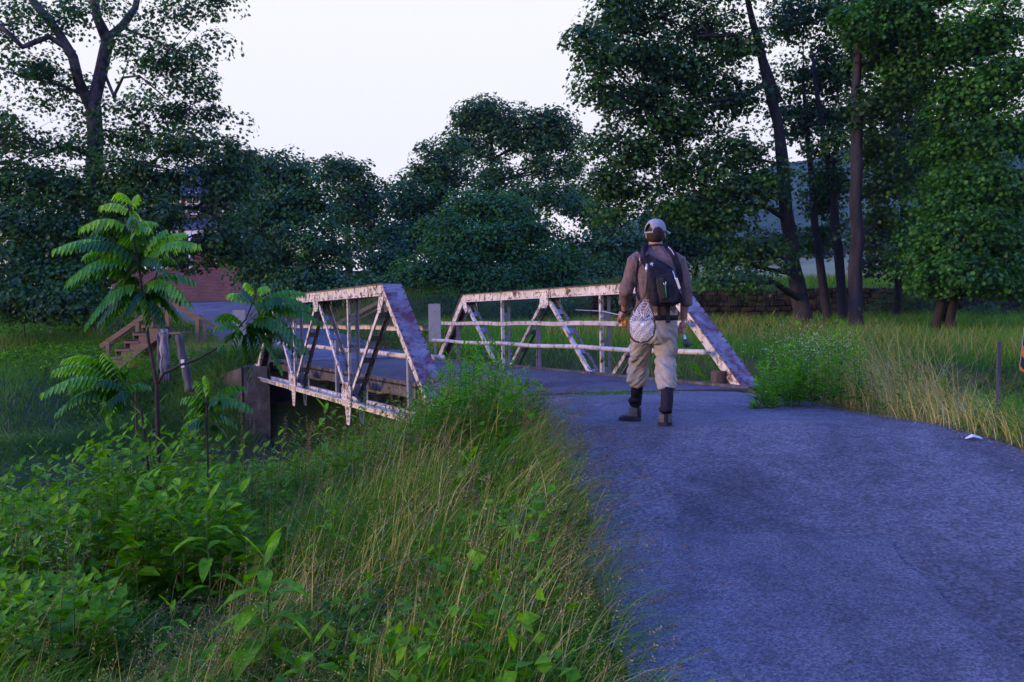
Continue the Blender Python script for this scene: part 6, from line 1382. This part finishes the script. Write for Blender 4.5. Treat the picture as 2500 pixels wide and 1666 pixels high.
# --- landing net hung from the pack
NY = BK-.17
net = empty('landing_net', tuple(M3(305, 760, NY)), 'teardrop landing net with wooden hoop and white webbing hanging behind the hip of the man', 'net')
m_hoop = noisy('hoop_wood', (.12, .065, .03), (.075, .04, .02), 20, .5, .1, .002)
hoop = [(342, 440), (340, 500), (334, 560), (322, 600), (290, 640), (252, 700), (230, 760), (224, 810), (236, 858), (268, 888), (310, 896), (352, 884), (384, 850), (396, 805), (392, 750), (378, 690), (358, 635), (342, 600), (334, 560)]
mb = MB(); mb.tube([M3(x, y, NY+.02*math.cos(i)) if False else M3(x, y, NY) for i, (x, y) in enumerate(hoop)], .0072, 8, flat=1.3); mb.build('hoop', [m_hoop], net)
mb = MB(); mb.tube([M3(347, 440, NY), M3(345, 500, NY), M3(338, 575, NY)], .0065, 8); mb.build('handle', [m_hoop], net)
mb = MB(); mb.tube([M3(342, 385, NY+.02), M3(340, 412, NY), M3(343, 440, NY)], [.006, .009, .005], 8); mb.build('clip', [m_silver], net)
# webbing: strands on a shallow bag
def inhoop(x, y):
    pts = hoop[3:18]; c = False; j = len(pts)-1
    for i in range(len(pts)):
        if (pts[i][1] > y) != (pts[j][1] > y) and x < (pts[j][0]-pts[i][0])*(y-pts[i][1])/(pts[j][1]-pts[i][1])+pts[i][0]: c = not c
        j = i
    return c
def bag(x, y):
    r = math.hypot((x-308)/86, (y-775)/125); return M3(x, y, NY-.035*max(0, 1-r*r)+.012*math.sin(x*.11)*math.sin(y*.09))
mb = MB(); cx, cyy = 308, 775; dirs = 24
def edge_r(a):
    r = 5
    while inhoop(cx+math.cos(a)*r, cyy+math.sin(a)*r) and r < 260: r += 3
    return r
for i in range(dirs):
    a = 2*math.pi*i/dirs; er = edge_r(a); ptz = []
    for k in range(9):
        q = k/8; aa = a+.10*math.sin(q*9+i); ptz.append(bag(cx+math.cos(aa)*er*q, cyy+math.sin(aa)*er*q))
    mb.tube(ptz, .0019, 4, cap=False)
for rr_ in (.18, .34, .48, .61, .73, .84, .93):
    ptz = []
    for i in range(dirs*2+1):
        a = math.pi*i/dirs; er = edge_r(a)*(rr_+.035*(-1)**i); ptz.append(bag(cx+math.cos(a)*er, cyy+math.sin(a)*er))
    mb.tube(ptz, .0021, 4, cap=False)
    if rr_ > 2:
        ptz2 = []
        for i in range(dirs*2+1):
            a = math.pi*i/dirs; er = edge_r(a)*(rr_+.05-.03*(-1)**i); ptz2.append(bag(cx+math.cos(a)*er, cyy+math.sin(a)*er)+Vector((0, .02, 0)))
        mb.tube(ptz2, .0022, 4, cap=False)
for i in range(14):   # rubbery inner web seen through the front one
    x = 308+random.uniform(-80, 80); y = random.uniform(620, 880); x2, y2 = x+random.uniform(-28, 28), y+random.uniform(18, 36)
    if inhoop(x, y) and inhoop(x2, y2): mb.tube([bag(x, y)+Vector((0, .03, 0)), bag((x+x2)/2+4, (y+y2)/2)+Vector((0, .03, 0)), bag(x2, y2)+Vector((0, .03, 0))], .0018, 4, cap=False)
mb.build('webbing', [mat('white_rubber_web', (.85, .83, .85), .55, .3)], net)

# --- rods
m_cork = noisy('cork', (.40, .27, .15), (.28, .18, .1), 60, .8); m_blank = mat('pale_rod_blank', (.62, .6, .6), .3, .5); m_orange = noisy('orange_anodised', (.85, .30, .015), (.65, .2, .01), 30, .35, .1, .001, spec=.6)
m_dgreen = noisy('dark_green_reel', (.01, .04, .03), (.02, .06, .045), 30, .4)
grip = wr_l+hl_f.normalized()*.075
rod = empty('fishing_rod', tuple(grip), 'fly rod held low in the left hand, pale tip pointing left, with an orange reel', 'fishing rod')
a = M3(252, 668, HY+.24); b = grip; c = M3(160, 714, HY+.36)
mb = MB(); mb.tube([a, a.lerp(b, .5), b, b.lerp(c, .6)], [.011, .012, .013, .010], 10); mb.build('cork_handle', [m_cork], rod)
mb = MB(); e = P(1510, 769, YR+.9); t1 = P(1470, 760, YR+1.2); t2 = P(1405, 757, YR+1.6); mb.tube([b.lerp(c, .6), c, e, t1, t2], [.006, .005, .004, .003, .0018], 6); mb.build('rod_blank', [m_blank], rod)
rc = M3(201, 765, HY+.26); ax = Vector((.92, -.35, 0)).normalized()
mb = MB(); u = ax.orthogonal().normalized(); v = ax.cross(u)
for sgn in (-1, 1):
    ring = [rc+ax*.016*sgn+(u*math.cos(t)+v*math.sin(t))*.043 for t in np.linspace(0, 2*math.pi, 21)]; mb.tube(ring, .005, 6, cap=False)
    for k in range(6): t = k*math.pi/3; mb.tube([rc+ax*.016*sgn, rc+ax*.016*sgn+(u*math.cos(t)+v*math.sin(t))*.043], .0035, 5)
for k in range(10): t = k*math.pi/5; q = (u*math.cos(t)+v*math.sin(t))*.041; mb.tube([rc+q-ax*.016, rc+q+ax*.016], .004, 5)
rl_ = mb.build('reel', [m_orange], rod)
mb = MB(); mb.tube([rc-ax*.013, rc+ax*.013], .035, 16); mb.build('fly_line', [mat('yellow_line', (.75, .42, .05), .6)], rl_)
mb = MB(); mb.tube([rc+(grip-rc).normalized()*.04, grip.lerp(a, .4)], .005, 6); mb.build('reel_foot', [m_orange], rl_)
rod2 = empty('fishing_rod', tuple(wr_r+hr_f.normalized()*.08), 'second rod butt held in the lowered right hand, with a dark green reel', 'fishing rod')
g2 = wr_r+hr_f.normalized()*.085; a2 = g2+Vector((-.04, .22, .03)); b2 = M3(592, 880, HY-.05)
mb = MB(); mb.tube([a2, g2, g2.lerp(b2, .6)], [.008, .012, .012], 10); mb.build('cork_handle', [m_cork], rod2)
mb = MB(); mb.tube([g2.lerp(b2, .6), b2], .0135, 10); mb.build('reel_seat', [m_silver], rod2)
mb = MB(); rc = M3(602, 898, HY-.07); ax = Vector((.6, -.75, .2)).normalized(); mb.tube([rc-ax*.016, rc-ax*.012, rc+ax*.012, rc+ax*.016], [.034, .04, .04, .034], 16); mb.tube([rc+ax*.02+Vector((.02, 0, -.02)), rc+ax*.045+Vector((.02, 0, -.02))], .006, 6); mb.build('reel', [m_dgreen], rod2)
mb = MB(); mb.tube([a2, a2+Vector((-.1, .8, .05))], [.004, .002], 5); mb.build('rod_blank', [m_dgreen], rod2)

# ------------------------------------------------------------------ air
hm = bpy.data.materials.new('evening_air'); hm.use_nodes = True; hm.node_tree.nodes.clear()
v_ = hm.node_tree.nodes.new('ShaderNodeVolumePrincipled'); v_.inputs['Density'].default_value = .00019; v_.inputs['Color'].default_value = (.42, .55, 1, 1); v_.inputs['Anisotropy'].default_value = 0.0
oo = hm.node_tree.nodes.new('ShaderNodeOutputMaterial'); hm.node_tree.links.new(v_.outputs[0], oo.inputs['Volume'])
mb = MB(); mb.abox(-760, 760, -80, 1000, -4, 175); hz_ = mb.build('haze', [hm]); tag(hz_, kind='stuff')
